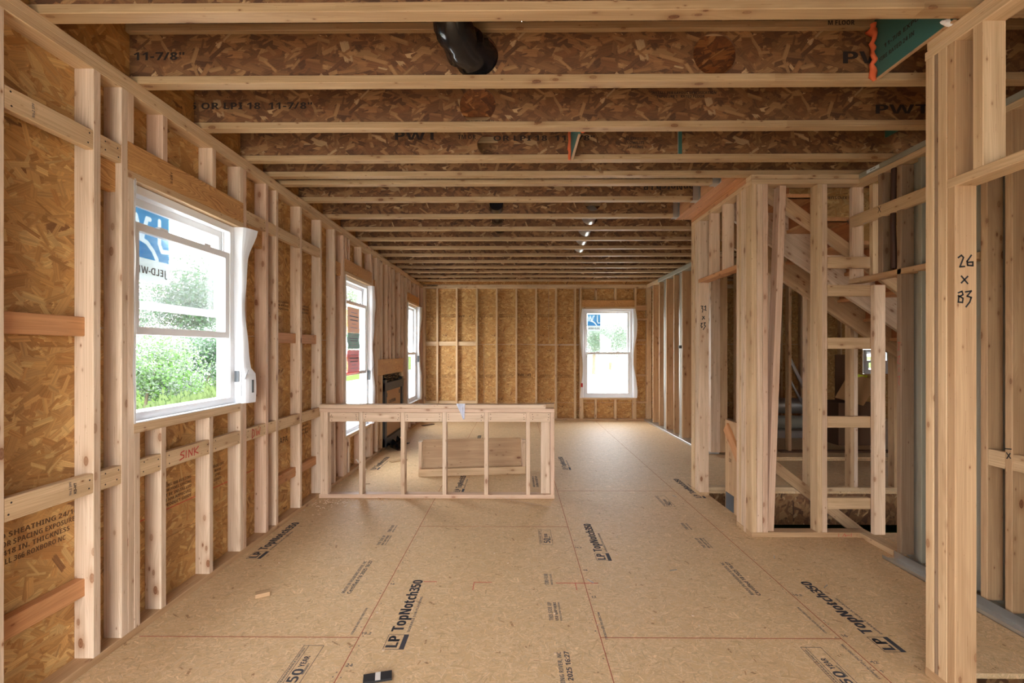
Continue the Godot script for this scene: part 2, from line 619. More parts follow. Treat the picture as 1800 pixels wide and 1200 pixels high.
func web_mesh(len_: float, h: float, t: float, holes: Array) -> ArrayMesh:
	# upright panel from x = 0 to len_, centred in y and z, with round holes [x, y, r]
	var mb := MB.new()
	var o := Vector2(rng.randf(), rng.randf())
	var uvf := func(p: Vector3) -> Vector2: return o + Vector2(p.x / 1.5, p.y / 0.75)
	var x := 0.0
	var H := h / 2
	var rects := []
	holes.sort_custom(func(a, b): return a[0] < b[0])
	for hl in holes:
		rects.append([x, hl[0] - H])
		x = hl[0] + H
	rects.append([x, len_])
	for sg in [-1.0, 1.0]:
		var z: float = t / 2 * sg
		var nn := Vector3(0, 0, sg)
		for r in rects:
			var a := Vector3(r[0], -H, z)
			var b := Vector3(r[1], -H, z)
			var c := Vector3(r[1], H, z)
			var d := Vector3(r[0], H, z)
			mb.quad(a, b, c, d, nn, uvf.call(a), uvf.call(b), uvf.call(c), uvf.call(d))
		for hl in holes:
			var N := 40
			for k in N:
				var pts := []
				for kk in [k, k + 1]:
					var an: float = TAU * float(kk) / N
					var dv := Vector2(cos(an), sin(an))
					var s: float = H / maxf(absf(dv.x), absf(dv.y))
					pts.append(Vector3(hl[0] + dv.x * s, dv.y * s, z))
					pts.append(Vector3(hl[0] + dv.x * hl[2], hl[1] + dv.y * hl[2], z))
				mb.quad(pts[0], pts[1], pts[3], pts[2], nn, uvf.call(pts[0]), uvf.call(pts[1]), uvf.call(pts[3]), uvf.call(pts[2]))
	for hl in holes:
		for k in 40:
			var a1 := TAU * k / 40
			var a2 := TAU * (k + 1) / 40
			var p := Vector3(hl[0] + cos(a1) * hl[2], hl[1] + sin(a1) * hl[2], 0)
			var q := Vector3(hl[0] + cos(a2) * hl[2], hl[1] + sin(a2) * hl[2], 0)
			var zz := Vector3(0, 0, t / 2)
			mb.quad(p - zz, q - zz, q + zz, p + zz, Vector3(-cos(a1), -sin(a1), 0))
	return mb.mesh()

const JOISTS := [1.923, 2.416, 2.897, 3.377, 3.68, 3.857, 4.28, 4.81, 5.30, 5.786, 6.27, 6.74, 7.22, 7.70, 8.16, 8.64, 9.15]

func build_ceiling() -> void:
	var ce := setting("ceiling", "open ceiling of wooden I-joists with brown strand-board webs", "ceiling", Vector3(0, 2.772, 0))
	var hole_map := {2.416: [[-0.2, 0.0, 0.11], [1.004, 0.0, 0.108]], 2.897: [[-0.234, 0.0, 0.11]], 3.377: [[-0.2, -0.035, 0.075]], 4.81: [[-0.197, -0.03, 0.08], [0.78, 0.0, 0.08]], 5.30: [[-0.216, 0.0, 0.09], [0.826, 0.0, 0.09]], 5.786: [[-0.2, 0.0, 0.08], [0.856, 0.0, 0.1]], 6.27: [[0.886, 0.0, 0.1]], 6.74: [[0.917, 0.0, 0.1]]}
	var list := [-1.0, -0.515, -0.03, 0.458, 0.945, 1.435] + JOISTS
	for df: float in list:
		var x0 := -1.972
		var x1 := 7.95
		if df > 3.8 and df < 4.85:
			x1 = 1.635
		var j := Node3D.new()
		j.name = "i_joist"
		ce.add_child(j, true)
		j.position = P(x0, 0, df - 0.032)
		var h: Array = []
		for q in hole_map.get(df, []):
			h.append([q[0] - x0, q[1], q[2]])
		var L := x1 - x0
		put(j, "web", web_mesh(L, 0.228, 0.0095, h), M.web, P(x0, 2.923, df - 0.032))
		var xx := x0
		while xx < x1 - 0.05:
			var e := minf(x1, xx + rng.randf_range(2.6, 4.2))
			if x1 - e < 0.8:
				e = x1
			brd(j, "bottom_flange", xx, e, 2.772, 2.810, df - 0.0635, df, M.flange)
			brd(j, "top_flange", xx, e, 3.036, 3.074, df - 0.0635, df, M.flange)
			xx = e
	var well := [Rect2(1.83, 3.70, 3.3, 1.09)]
	var y0 := 3.076
	for i in 9:
		var d := -1.7 + i * 1.2667
		for k in 5:
			var r := Rect2(-2.0 + k * 2.03, d, 2.028, 1.2647)
			for q: Rect2 in cut(r, well):
				sheet(ce, "upper_floor_panel", q.position.x, q.end.x, y0, y0 + 0.02, q.position.y, q.end.y, M.subfloor_under)
	# rim boards round the edge of the joists
	for i in 5:
		sheet(ce, "rim_board", -2.004, -1.975, 2.774, 3.074, -1.7 + i * 2.28, -1.7 + i * 2.28 + 2.278, M.rim)
	for i in 4:
		sheet(ce, "rim_board", -1.97 + i * 2.45, -1.97 + i * 2.45 + 2.448, 2.774, 3.074, 9.60, 9.63, M.rim)
	# the flush beam beside the stair opening, two plies
	brd(ce, "stair_beam", 1.64, 1.727, 2.774, 3.072, 3.70, 4.86, M.fir, 2)
	brd(ce, "stair_beam", 1.732, 1.82, 2.774, 3.072, 3.70, 4.86, M.fir, 2)
	for df: float in [3.857, 4.28, 4.81]:
		var hg := MB.new()
		hg.box(Vector3(-0.055, -0.004, -0.036), Vector3(0.0, -0.001, 0.036))
		hg.box(Vector3(-0.055, -0.001, -0.036), Vector3(0.0, 0.15, -0.0335))
		hg.box(Vector3(-0.055, -0.001, 0.0335), Vector3(0.0, 0.15, 0.036))
		hg.box(Vector3(-0.003, -0.001, -0.065), Vector3(0.0, 0.22, -0.036))
		hg.box(Vector3(-0.003, -0.001, 0.036), Vector3(0.0, 0.22, 0.065))
		put(ce, "joist_hanger", hg.mesh(), M.steel, P(1.638, 2.772, df - 0.032))
	# maker's print on the webs
	var R := Vector3(1, 0, 0)
	var U := Vector3(0, 1, 0)
	var F := func(i: int) -> float: return JOISTS[i] - 0.0375
	letters(ce, "PWT", P(-0.72, 2.955, F.call(3)), R, U, 0.06, M.web_ink, 0.3)
	letters(ce, "TM OR", P(-0.35, 2.945, F.call(3)), R, U, 0.03, M.web_ink)
	letters(ce, "OR LPI 18  11-7/8\"", P(0.2, 2.935, F.call(3)), R, U, 0.036, M.web_ink, 0.72)
	letters(ce, "5 OR LPI 18  11-7/8\"", P(-1.62, 2.922, F.call(2)), R, U, 0.04, M.web_ink, 0.75)
	letters(ce, "11-7/8\"", P(-1.82, 2.925, F.call(1)), R, U, 0.04, M.web_ink, 0.26)
	letters(ce, "PWT", P(2.33, 2.885, F.call(2)), R, U, 0.055, M.web_ink, 0.32)
	letters(ce, "PWT", P(1.80, 2.90, F.call(1)), R, U, 0.06, M.web_ink, 0.32)
	letters(ce, "ALL EXPOSURE\nCOMPLIES\nSPACING", P(0.85, 2.90, F.call(3)), R, U, 0.018, M.web_ink)
	letters(ce, "INSTALL PER LAYOUT SPECIFICATION", P(1.02, 2.99, F.call(2)), R, U, 0.016, M.web_ink)
	letters(ce, "EXPOSURE 1   RATED FLOOR", P(1.0, 2.968, F.call(2)), R, U, 0.016, M.web_ink)
	letters(ce, "WD 11 MILL 2077 WPA", P(-0.22, 2.822, F.call(2)), R, U, 0.012, M.web_ink)
	letters(ce, "M FLOOR", P(1.62, 3.058, 2.352), R, U, 0.022, M.web_ink)
	letters(ce, "TopNotch LP", P(1.40, 2.90, F.call(6)), -R, -U, 0.05, M.web_ink, 0.5)

# studs of a wall that runs in depth: pairs [near, far, y0, y1]
func build_wall_left() -> void:
	var w := setting("wall_left", "left outside wall of bare studs, blocking and golden strand-board sheathing", "wall", P(-1.905, 0, 2))
	var xi := -1.905
	var xo := -1.994
	var full := [-1.2, -0.8, -0.35, 0.07, 0.476, 0.882, 1.288, 1.694, 2.100, 2.250, 3.265, 3.559, 3.710, 4.126, 4.552, 4.904, 5.161, 6.190, 6.425, 7.904, 8.167, 9.20, 9.54]
	for d: float in full:
		brd(w, "stud", xi, xo, 0.038, STUD_H, d, d + 0.038, stud_mat())
	for d: float in [2.288, 3.227, 5.199, 6.152, 8.205, 9.162]:
		brd(w, "jack_stud", xi, xo, 0.038, 2.277, d, d + 0.038, stud_mat())
	# window headers, the flat plate under them and the cripples above
	for o in [[2.288, 3.265], [5.199, 6.190], [8.205, 9.20]]:
		brd(w, "header", xi, xi - 0.038, 2.315, 2.455, o[0] + 0.001, o[1] - 0.001, M.header)
		brd(w, "header", xi - 0.051, xo, 2.315, 2.455, o[0] + 0.001, o[1] - 0.001, M.header)
		brd(w, "header_plate", xi, xo, 2.277, 2.315, o[0] + 0.001, o[1] - 0.001, M.stud_yellow)
	for d: float in [2.288, 2.514, 2.928, 3.227, 5.237, 5.33, 5.75, 6.152, 8.24, 8.45, 8.85, 9.162]:
		brd(w, "cripple_stud", xi, xo, 2.455, STUD_H, d, d + 0.038, stud_mat())
	for s in [[2.326, 3.227, 1.01, 1.06], [5.237, 6.152, 0.427, 0.465], [8.243, 9.162, 0.427, 0.465]]:
		brd(w, "sill_plate", xi, xo, s[2], s[3], s[0], s[1], M.stud_yellow)
	for d: float in [2.326, 2.503, 2.900]:
		brd(w, "cripple_stud", xi, xo, 0.038, 1.01, d, d + 0.038, stud_mat())
	for d: float in [5.237, 5.33, 5.75, 6.112, 8.243, 8.45, 8.85, 9.12]:
		brd(w, "cripple_stud", xi, xo, 0.038, 0.427, d, d + 0.038, stud_mat())
	# stubs of header stock in the bays beside the kings
	brd(w, "header_block", xi - 0.03, xi - 0.068, 2.19, 2.33, 2.138, 2.250, M.header, 2)
	brd(w, "header_block", xi - 0.03, xi - 0.068, 2.20, 2.345, 3.303, 3.559, M.header, 2)
	brd(w, "header_block", xi - 0.03, xi - 0.068, 2.25, 2.39, 4.942, 5.161, M.header, 2)
	brd(w, "header_block", xi - 0.03, xi - 0.068, 2.25, 2.39, 6.228, 6.425, M.header, 2)
	# cabinet blocking, flush with the inner face
	for b in [[1.732, 2.100], [2.138, 2.250], [3.303, 3.559], [3.597, 3.710], [3.748, 4.126], [4.164, 4.552]]:
		brd(w, "upper_blocking", xi - 0.001, xi - 0.039, 2.33, 2.418, b[0], b[1], M.stud_yellow, 2)
	for b in [[1.326, 1.694], [1.732, 2.100], [2.138, 2.250], [2.364, 2.503], [2.541, 2.900], [2.938, 3.227], [3.303, 3.559], [3.597, 3.710], [3.748, 4.126], [4.164, 4.552]]:
		brd(w, "lower_blocking", xi - 0.001, xi - 0.039, 0.783, 0.872, b[0], b[1], M.stud_yellow, 2)
	for b in [[1.732, 2.100], [3.748, 4.126], [4.164, 4.552]]:
		brd(w, "seam_blocking", xi - 0.04, xo + 0.002, 1.49, 1.576, b[0], b[1], M.fir, 2)
		brd(w, "seam_blocking", xi - 0.04, xo + 0.002, 0.318, 0.398, b[0], b[1], M.fir, 2)
	var nl := []
	for b in [[1.732, 2.100], [2.138, 2.250], [2.364, 2.503], [2.541, 2.900], [2.938, 3.227], [3.303, 3.559], [3.748, 4.126], [4.164, 4.552]]:
		for d: float in [b[0] + 0.02, b[1] - 0.02]:
			for y: float in [0.805, 0.85]:
				nl.append(P(xi - 0.0006, y + rng.randf_range(-0.006, 0.006), d + rng.randf_range(-0.006, 0.006)))
			if b[0] < 2.2 or b[0] > 3.2:
				for y: float in [2.352, 2.396]:
					nl.append(P(xi - 0.0006, y + rng.randf_range(-0.006, 0.006), d + rng.randf_range(-0.006, 0.006)))
	nails(w, nl, Vector3(1, 0, 0))
	# plates
	for r in [[-1.66, 1.3], [1.3, 5.1], [5.1, 9.58]]:
		brd(w, "bottom_plate", xi, xo, 0.0, 0.038, r[0], r[1] - 0.001, M.stud_tan)
		brd(w, "top_plate", xi, xo, 2.696, 2.734, r[0], r[1] - 0.001, M.stud_yellow)
		brd(w, "top_plate", xi, xo, 2.734, 2.772, r[0] + 0.05, r[1] + 0.049, M.stud_yellow)
	# fireplace opening
	brd(w, "jack_stud", xi, xo, 0.038, 1.075, 6.657, 6.695, M.stud_yellow)
	brd(w, "jack_stud", xi, xo, 0.038, 1.075, 7.82, 7.858, M.stud_yellow)
	brd(w, "fireplace_header", xi, xi - 0.038, 1.075, 1.300, 6.463, 7.904, M.header)
	for d: float in [6.657, 6.931, 7.10, 7.325, 7.688]:
		brd(w, "cripple_stud", xi, xo, 1.30, STUD_H, d, d + 0.038, stud_mat())
	brd(w, "stud", xi, xo, 1.30, STUD_H, 6.50, 6.538, stud_mat())
	# sheathing
	var holes := [Rect2(2.326, 1.06, 0.901, 1.217), Rect2(5.237, 0.465, 0.915, 1.812), Rect2(8.243, 0.465, 0.919, 1.812)]
	var rows := [[-0.30, 0.355], [0.358, 1.533], [1.536, 2.772]]
	for i in 3:
		var d := -1.7 - i * 0.8
		while d < 9.6:
			var a := maxf(d, -1.7)
			var b := minf(d + 2.4384, 9.68)
			if b > a + 0.05:
				for q: Rect2 in cut(Rect2(a, rows[i][0], b - a - 0.003, rows[i][1] - rows[i][0]), holes):
					sheet(w, "sheathing_panel", xo, xo - 0.012, q.position.y, q.end.y, q.position.x, q.end.x, M.sheathing)
			d += 2.4384
	for q: Rect2 in cut(Rect2(-1.7, -0.3, 11.4, 3.38), holes):
		sheet(w, "outer_wrap", xo - 0.0125, xo - 0.016, q.position.y, q.end.y, q.position.x, q.end.x, M.wrap_outer)
	# maker's print on the sheathing
	var R := P(0, 0, 1)
	var U := Vector3(0, 1, 0)
	var xf := xo + 0.0004
	letters(w, "RATED SHEATHING 24/16", P(xf, 0.702, 1.915), R, U, 0.021, M.osb_ink, 0.40)
	letters(w, "SIZED FOR SPACING EXPOSURE 1", P(xf, 0.668, 1.915), R, U, 0.021, M.osb_ink, 0.42)
	letters(w, "0.418 IN. THICKNESS", P(xf, 0.634, 1.93), R, U, 0.021, M.osb_ink, 0.30)
	letters(w, "MILL 366 ROXBORO NC", P(xf, 0.60, 1.92), R, U, 0.021, M.osb_ink, 0.28)
	for k in 5:
		letters(w, ["WARNING: THE BUILDING", "FOLLOW PANEL SPACING", "MUST BE INSTALLED", "WITH APA APPROVED", "SEE PRODUCT GUIDE"][k], P(xf, 0.655 - k * 0.028, 2.73), R, U, 0.017, M.osb_ink, 0.27)
	for k in 4:
		letters(w, ["TRADE OFF", "MARK", "SPEC", "LOADS"][k], P(xf, 0.66 - k * 0.03, 3.12), R, U, 0.018, M.osb_ink)
	letters(w, "LP | APA", P(xf, 0.66, 3.93), R, U, 0.05, M.osb_ink, 0.3)
	for k in 3:
		letters(w, ["PANEL GRADE", "SPAN RATED", "EXPOSURE"][k], P(xf, 1.84 - k * 0.03, 3.97 + 0.0 * k), R, U, 0.018, M.osb_ink, 0.25)
		letters(w, ["PANEL GRADE", "SPAN RATED", "EXPOSURE"][k], P(xf, 1.84 - k * 0.03, 4.37), R, U, 0.018, M.osb_ink, 0.25)
		letters(w, ["PANEL GRADE", "SPAN RATED", "EXPOSURE"][k], P(xf, 0.72 - k * 0.035, 4.36), R, U, 0.018, M.osb_ink, 0.25)
	for s in [[0.52, 2.541, 2.900], [0.52, 2.364, 2.503], [0.52, 2.938, 3.227], [0.52, 3.303, 3.559], [0.52, 2.138, 2.25]]:
		sheet(w, "chalk_line", xo + 0.0002, xo + 0.0009, s[0] - 0.002, s[0] + 0.002, s[1], s[2], M.red_marker)
	# trade marks written by hand on the blocking
	var xb := xi + 0.0006
	var sink := [[Vector2(0.036, 0.044), Vector2(0.012, 0.040), Vector2(0.006, 0.028), Vector2(0.032, 0.020), Vector2(0.034, 0.008), Vector2(0.0, -0.002)], [Vector2(0.052, 0.042), Vector2(0.050, 0.002)], [Vector2(0.072, 0.0), Vector2(0.074, 0.042), Vector2(0.100, 0.004), Vector2(0.104, 0.044)], [Vector2(0.122, 0.046), Vector2(0.120, 0.0)], [Vector2(0.156, 0.046), Vector2(0.121, 0.022), Vector2(0.154, 0.006)]]
	strokes(w, sink, 0.006, P(xb, 0.806, 2.642), R, U, M.red_marker)
	var dw := [[Vector2(0.0, 0.0), Vector2(0.004, 0.066), Vector2(0.028, 0.05), Vector2(0.032, 0.018), Vector2(0.0, 0.0)], [Vector2(0.05, 0.06), Vector2(0.062, 0.01), Vector2(0.078, 0.042), Vector2(0.094, 0.012), Vector2(0.108, 0.062)]]
	strokes(w, dw, 0.006, P(xb, 0.792, 3.37), R, U, M.red_marker)
	letters(w, "No.2 SPF", P(xb, 0.835, 1.99), U, -R, 0.010, M.ink_soft)
	letters(w, "KD-HT", P(xb, 0.83, 2.012), U, -R, 0.012, M.marker)
	letters(w, "No.2 SPF", P(xb, 2.372, 1.836), U, -R, 0.010, M.ink_soft)
	letters(w, "S-DRY", P(xi + 0.0006, 2.38, 2.58), U, -R, 0.016, M.osb_ink)

func build_wall_far() -> void:
	var w := setting("wall_far", "end wall of studs and golden strand-board at the back of the room", "wall", P(0, 0, 9.58))
	var d0 := 9.58
	var d1 := 9.669
	for x: float in [-1.61, -1.212, -0.801, -0.394, 0.008, 0.415, 0.820, 1.21, 2.435, 2.98, 3.4, 3.8, 4.2, 4.6, 5.0, 5.4, 5.8, 6.2, 6.6, 7.9]:
		brd(w, "stud", x - 0.019, x + 0.019, 0.038, STUD_H, d0, d1, M.stud_yellow)
	brd(w, "corner_stud", -1.905, -1.85, 0.038, STUD_H, d0, d1, M.stud_yellow)
	brd(w, "corner_stud", 2.66, 2.76, 0.038, STUD_H, d0, d1, M.stud_yellow)
	for x: float in [1.355, 2.40]:
		brd(w, "jack_stud", x - 0.019, x + 0.019, 0.038, 2.277, d0, d1, M.stud_yellow)
	brd(w, "king_stud", 1.298, 1.334, 0.038, STUD_H, d0, d1, M.stud_yellow)
	brd(w, "header", 1.336, 2.415, 2.315, 2.455, d0, d0 + 0.04, M.header)
	brd(w, "header_plate", 1.336, 2.415, 2.277, 2.315, d0, d1, M.stud_yellow)
	brd(w, "sill_plate", 1.375, 2.38, 0.427, 0.465, d0, d1, M.stud_yellow)
	for x: float in [1.63, 2.03]:
		brd(w, "cripple_stud", x - 0.019, x + 0.019, 2.456, STUD_H, d0, d1, M.stud_yellow)
		brd(w, "cripple_stud", x - 0.019, x + 0.019, 0.038, 0.427, d0, d1, M.stud_yellow)
	for r in [[-1.905, 1.6], [1.602, 4.8], [4.802, 7.99]]:
		brd(w, "bottom_plate", r[0], r[1], 0.0, 0.038, d0, d1, M.stud_tan)
		brd(w, "top_plate", r[0], r[1], 2.696, 2.734, d0, d1, M.stud_yellow)
		brd(w, "top_plate", r[0] + 0.3, minf(r[1] + 0.298, 7.99), 2.734, 2.772, d0, d1, M.stud_yellow)
	for b in [[-1.85, -1.63], [-1.59, -1.232], [-1.192, -0.821]]:
		brd(w, "seam_blocking", b[0], b[1], 1.525, 1.61, d0 + 0.03, d0 + 0.085, M.stud_yellow)
		brd(w, "seam_blocking", b[0], b[1], 0.318, 0.395, d0 + 0.03, d0 + 0.085, M.stud_yellow)
	for y: float in [2.30, 2.06, 1.64, 0.92, 0.37]:
		brd(w, "side_blocking", 2.455, 2.66, y - 0.02 if y < 2.2 else y - 0.06, y + 0.02 if y < 2.2 else y + 0.05, d0 + 0.01, d0 + 0.085, M.stud_tan)
	var holes := [Rect2(1.374, 0.465, 1.007, 1.812), Rect2(7.1, 0.95, 0.5, 0.5)]
	var rows := [[-0.30, 0.355], [0.358, 1.555], [1.558, 2.772]]
	for i in 3:
		var x := -2.0 - i * 1.1
		while x < 8.0:
			var a := maxf(x, -2.0)
			var b := minf(x + 2.4384, 8.0)
			if b > a + 0.05:
				for q: Rect2 in cut(Rect2(a, rows[i][0], b - a - 0.003, rows[i][1] - rows[i][0]), holes):
					sheet(w, "sheathing_panel", q.position.x, q.end.x, q.position.y, q.end.y, d1, d1 + 0.012, M.sheathing, 1.0)
			x += 2.4384
	for q: Rect2 in cut(Rect2(-2.02, -0.3, 10.06, 3.38), holes):
		sheet(w, "outer_wrap", q.position.x, q.end.x, q.position.y, q.end.y, d1 + 0.0125, d1 + 0.016, M.wrap_outer)
	for x in [[-1.80, 0.2], [-1.38, 0.32], [-0.62, 0.3], [-0.2, 0.3], [0.2, 0.22], [0.62, 0.25], [1.0, 0.25]]:
		for k in 2:
			letters(w, ["SPAN RATED PANEL EXPOSURE", "SIZED FOR SPACING"][k], P(x[0], 2.16 - k * 0.035, d1 - 0.0006), Vector3(-1, 0, 0), Vector3(0, -1, 0), 0.018, M.osb_ink, x[1])
			letters(w, ["SPAN RATED PANEL EXPOSURE", "SIZED FOR SPACING"][k], P(x[0], 0.92 - k * 0.035, d1 - 0.0006), Vector3(-1, 0, 0), Vector3(0, -1, 0), 0.018, M.osb_ink, x[1])
	letters(w, "LP", P(-0.93, 2.14, d1 - 0.0006), Vector3(-1, 0, 0), Vector3(0, -1, 0), 0.05, M.osb_ink)
	letters(w, "APA", P(-1.12, 2.14, d1 - 0.0006), Vector3(-1, 0, 0), Vector3(0, -1, 0), 0.05, M.osb_ink)
	letters(w, "LP", P(0.27, 0.93, d1 - 0.0006), Vector3(-1, 0, 0), Vector3(0, -1, 0), 0.05, M.osb_ink)
	letters(w, "APA", P(0.1, 0.93, d1 - 0.0006), Vector3(-1, 0, 0), Vector3(0, -1, 0), 0.05, M.osb_ink)
	for s in [[0.45, 0.80], [0.84, 1.29]]:
		sheet(w, "chalk_line", s[0], s[1], 1.535, 1.545, d1 - 0.0009, d1 - 0.0003, M.paper)

func build_right_walls() -> void:
	var R := Vector3(1, 0, 0)
	var U := Vector3(0, 1, 0)
	# --- wall on the near right with the narrow door opening
	var b := setting("wall_right", "near right partition of studs framing a narrow door opening", "wall", P(1.845, 0, 1.9))
	var xi := 1.80
	var xo := 1.889
	brd(b, "end_stud", xi, xo, 0.038, STUD_H, 2.040, 2.079, M.stud_yellow)
	brd(b, "spacer", xi + 0.003, xo, 0.038, STUD_H, 2.020, 2.039, M.stud_grey)
	brd(b, "king_stud", xi, xo, 0.038, STUD_H, 1.977, 2.019, M.stud_yellow)
	brd(b, "jack_stud", xi, xo, 0.038, 2.10, 1.939, 1.976, M.stud_tan)
	brd(b, "door_header", xi, xo, 2.10, 2.139, 1.10, 1.976, M.stud_yellow)
	brd(b, "cripple_stud", xi, xo, 2.139, STUD_H, 1.939, 1.976, M.stud_tan)
	brd(b, "cripple_stud", xi, xo, 2.139, STUD_H, 1.824, 1.866, M.stud_yellow)
	brd(b, "cripple_stud", xi, xo, 2.139, STUD_H, 1.45, 1.488, M.stud)
	for d: float in [1.139, 1.101, 0.6, 0.2, -0.2, -0.6, -1.0, -1.4]:
		brd(b, "stud", xi, xo, 0.038, STUD_H if d != 1.139 else 2.10, d - 0.038, d, stud_mat())
	brd(b, "bottom_plate", xi, xo, 0.0, 0.038, 1.939, 2.079, M.stud_tan)
	brd(b, "bottom_plate", xi, xo, 0.0, 0.038, -1.66, 1.139, M.stud_tan)
	brd(b, "top_plate", xi, xo, 2.696, 2.734, -1.66, 2.081, M.stud_yellow)
	brd(b, "top_plate", xi, xo, 2.734, 2.772, -1.66, 2.07, M.stud_yellow)
	var two6 := [[Vector2(0.0, 0.05), Vector2(0.012, 0.062), Vector2(0.020, 0.05), Vector2(0.006, 0.0), Vector2(0.024, 0.002)], [Vector2(0.05, 0.062), Vector2(0.034, 0.03), Vector2(0.036, 0.008), Vector2(0.056, 0.006), Vector2(0.056, 0.026), Vector2(0.038, 0.024)], [Vector2(0.012, -0.05), Vector2(0.036, -0.09)], [Vector2(0.036, -0.052), Vector2(0.012, -0.086)], [Vector2(0.0, -0.14), Vector2(0.014, -0.132), Vector2(0.018, -0.15), Vector2(0.002, -0.162), Vector2(0.0, -0.19), Vector2(0.016, -0.192), Vector2(0.018, -0.17), Vector2(0.0, -0.155)], [Vector2(0.028, -0.135), Vector2(0.05, -0.13), Vector2(0.034, -0.158), Vector2(0.05, -0.165), Vector2(0.044, -0.19), Vector2(0.03, -0.215)]]
	var small := []
	for st in two6:
		small.append(st.map(func(v: Vector2) -> Vector2: return Vector2(v.x * 1.05, v.y * 0.76)))
	strokes(b, small, 0.0065, P(1.812, 1.768, 1.9384), R, U, M.marker)

	# --- framing round the stair: front wall facing the kitchen
	var c := setting("wall_stair_front", "open stud framing in front of the stair, with short ladder blocks", "wall", P(2.2, 0, 3.6))
	var d0 := 3.60
	var d1 := 3.689
	brd(c, "corner_stud", 1.80, 1.84, 0.038, STUD_H, d0, d1, M.stud_yellow)
	brd(c, "corner_stud", 1.842, 1.885, 0.038, STUD_H, d0, d1, M.stud_pale)
	brd(c, "corner_stud", 1.887, 1.925, 0.038, STUD_H, d0, d1, M.stud_pink)
	beam(c, "leaning_stud", P(1.955, 0.04, 3.66), P(2.05, 2.69, 3.66), 0.05, 0.085, M.stud_pink, Vector3(0, 0, 1))
	brd(c, "stud", 2.30, 2.338, 0.038, STUD_H, d0, d1, M.stud_yellow)
	brd(c, "stud", 2.338, 2.378, 0.038, STUD_H, d0 + 0.004, d1, M.stud_pale)
	brd(c, "flat_stud", 2.70, 2.785, 0.038, 1.92, d0 - 0.04, d0 - 0.002, M.stud_pale)
	for y: float in [2.055, 1.84, 1.438, 0.837, 0.216]:
		brd(c, "ladder_block", 2.378, 2.70, y, y + 0.086, d0, d0 + 0.04, M.stud_yellow)
	brd(c, "bottom_plate", 1.80, 2.66, 0.0, 0.038, d0, d1, M.stud_tan)
	brd(c, "top_plate", 1.80, 2.62, 2.698, 2.734, d0, d1, M.stud_yellow)
	brd(c, "top_plate", 1.80, 2.62, 2.736, 2.771, d0, d1, M.stud_yellow)
	strokes(c, [[Vector2(0, 0), Vector2(0, 0.024)], [Vector2(0.03, 0), Vector2(0.045, 0.024), Vector2(0.055, 0.0)], [Vector2(0.045, 0.008), Vector2(0.085, 0.012)], [Vector2(0.095, 0.0), Vector2(0.095, 0.024)]], 0.003, P(2.46, 0.007, d0 - 0.0006), R, U, M.red_marker)

	# --- wall beside the stair, with the wide door opening
	var e := setting("wall_stair_side", "stud wall beside the stair framing a wide door opening", "wall", P(1.845, 0, 4.2))
	for k in 4:
		brd(e, "corner_post", 1.80, 1.889, 0.038 if k > 0 else 0.0, STUD_H, 3.692 + k * 0.039, 3.73 + k * 0.039, [M.stud_pale, M.stud, M.stud_yellow, M.stud_pale][k])
	brd(e, "jack_stud", xi, xo, 0.038, 2.09, 4.613, 4.651, M.stud_pale)
	brd(e, "king_stud", xi, xo, 0.038, STUD_H, 4.652, 4.69, M.stud)
	brd(e, "king_stud", xi, xo, 0.038, STUD_H, 4.692, 4.73, M.stud_pale)
	brd(e, "end_stud", xi, xo, 0.038, STUD_H, 4.755, 4.837, M.stud_yellow)
	brd(e, "door_header", xi, xo, 2.09, 2.128, 3.84, 4.652, M.fir)
	for d: float in [4.08, 4.36]:
		brd(e, "cripple_stud", xi, xo, 2.128, STUD_H, d, d + 0.038, M.stud_pale)
	brd(e, "cripple_stud", xi, xo, 2.128, STUD_H, 4.613, 4.651, M.stud)
	brd(e, "bottom_plate", xi, xo, 0.0, 0.038, 4.613, 4.837, M.stud_tan)
	brd(e, "bottom_plate", xi, xo, 0.0, 0.038, 3.73, 3.847, M.stud_tan)
	brd(e, "top_plate", xi, xo, 2.698, 2.734, 3.692, 4.837, M.stud_yellow)
	brd(e, "top_plate", xi, xo, 2.736, 2.771, 3.692, 4.837, M.fir)
	var three2 := [[Vector2(0.0, 0.06), Vector2(0.018, 0.06), Vector2(0.008, 0.04), Vector2(0.02, 0.03), Vector2(0.012, 0.0)], [Vector2(0.032, 0.052), Vector2(0.046, 0.062), Vector2(0.046, 0.04), Vector2(0.036, 0.022), Vector2(0.05, 0.02)], [Vector2(0.014, -0.04), Vector2(0.036, -0.066)], [Vector2(0.032, -0.04), Vector2(0.012, -0.07)], [Vector2(0.0, -0.11), Vector2(0.012, -0.105), Vector2(0.0, -0.13), Vector2(0.006, -0.15), Vector2(0.014, -0.14)], [Vector2(0.026, -0.105), Vector2(0.042, -0.1), Vector2(0.032, -0.125), Vector2(0.044, -0.135), Vector2(0.022, -0.17)]]
	strokes(e, three2, 0.008, P(1.812, 1.80, 4.6122), R, U, M.marker)

	# --- party wall on the right: near part with studs, shaft liner and steel track
	var r := setting("wall_party", "right party wall with studs, grey shaft liner and a steel floor track", "wall", P(2.66, 0, 2.6))
	var yi := 2.62
	for d: float in [3.215, 2.632, 2.50, 2.10, 1.7, 1.3, 0.9]:
		brd(r, "stud", yi, yi + 0.089, 0.038, STUD_H if d != 3.215 else 2.69, d, d + 0.038, M.stud_tan if d < 3 else M.stud_grey)
	brd(r, "stud", yi, yi + 0.089, 1.985, STUD_H, 3.677, 3.715, M.stud_pale)
	brd(r, "stud", yi + 0.1, yi + 0.189, 1.985, STUD_H, 3.60, 3.638, M.stud_yellow)
	brd(r, "stud", yi, yi + 0.089, 1.985, STUD_H, 3.376, 3.42, M.stud_grey)
	brd(r, "opening_header", yi, yi + 0.089, 1.947, 1.985, 2.68, 3.715, M.stud_tan)
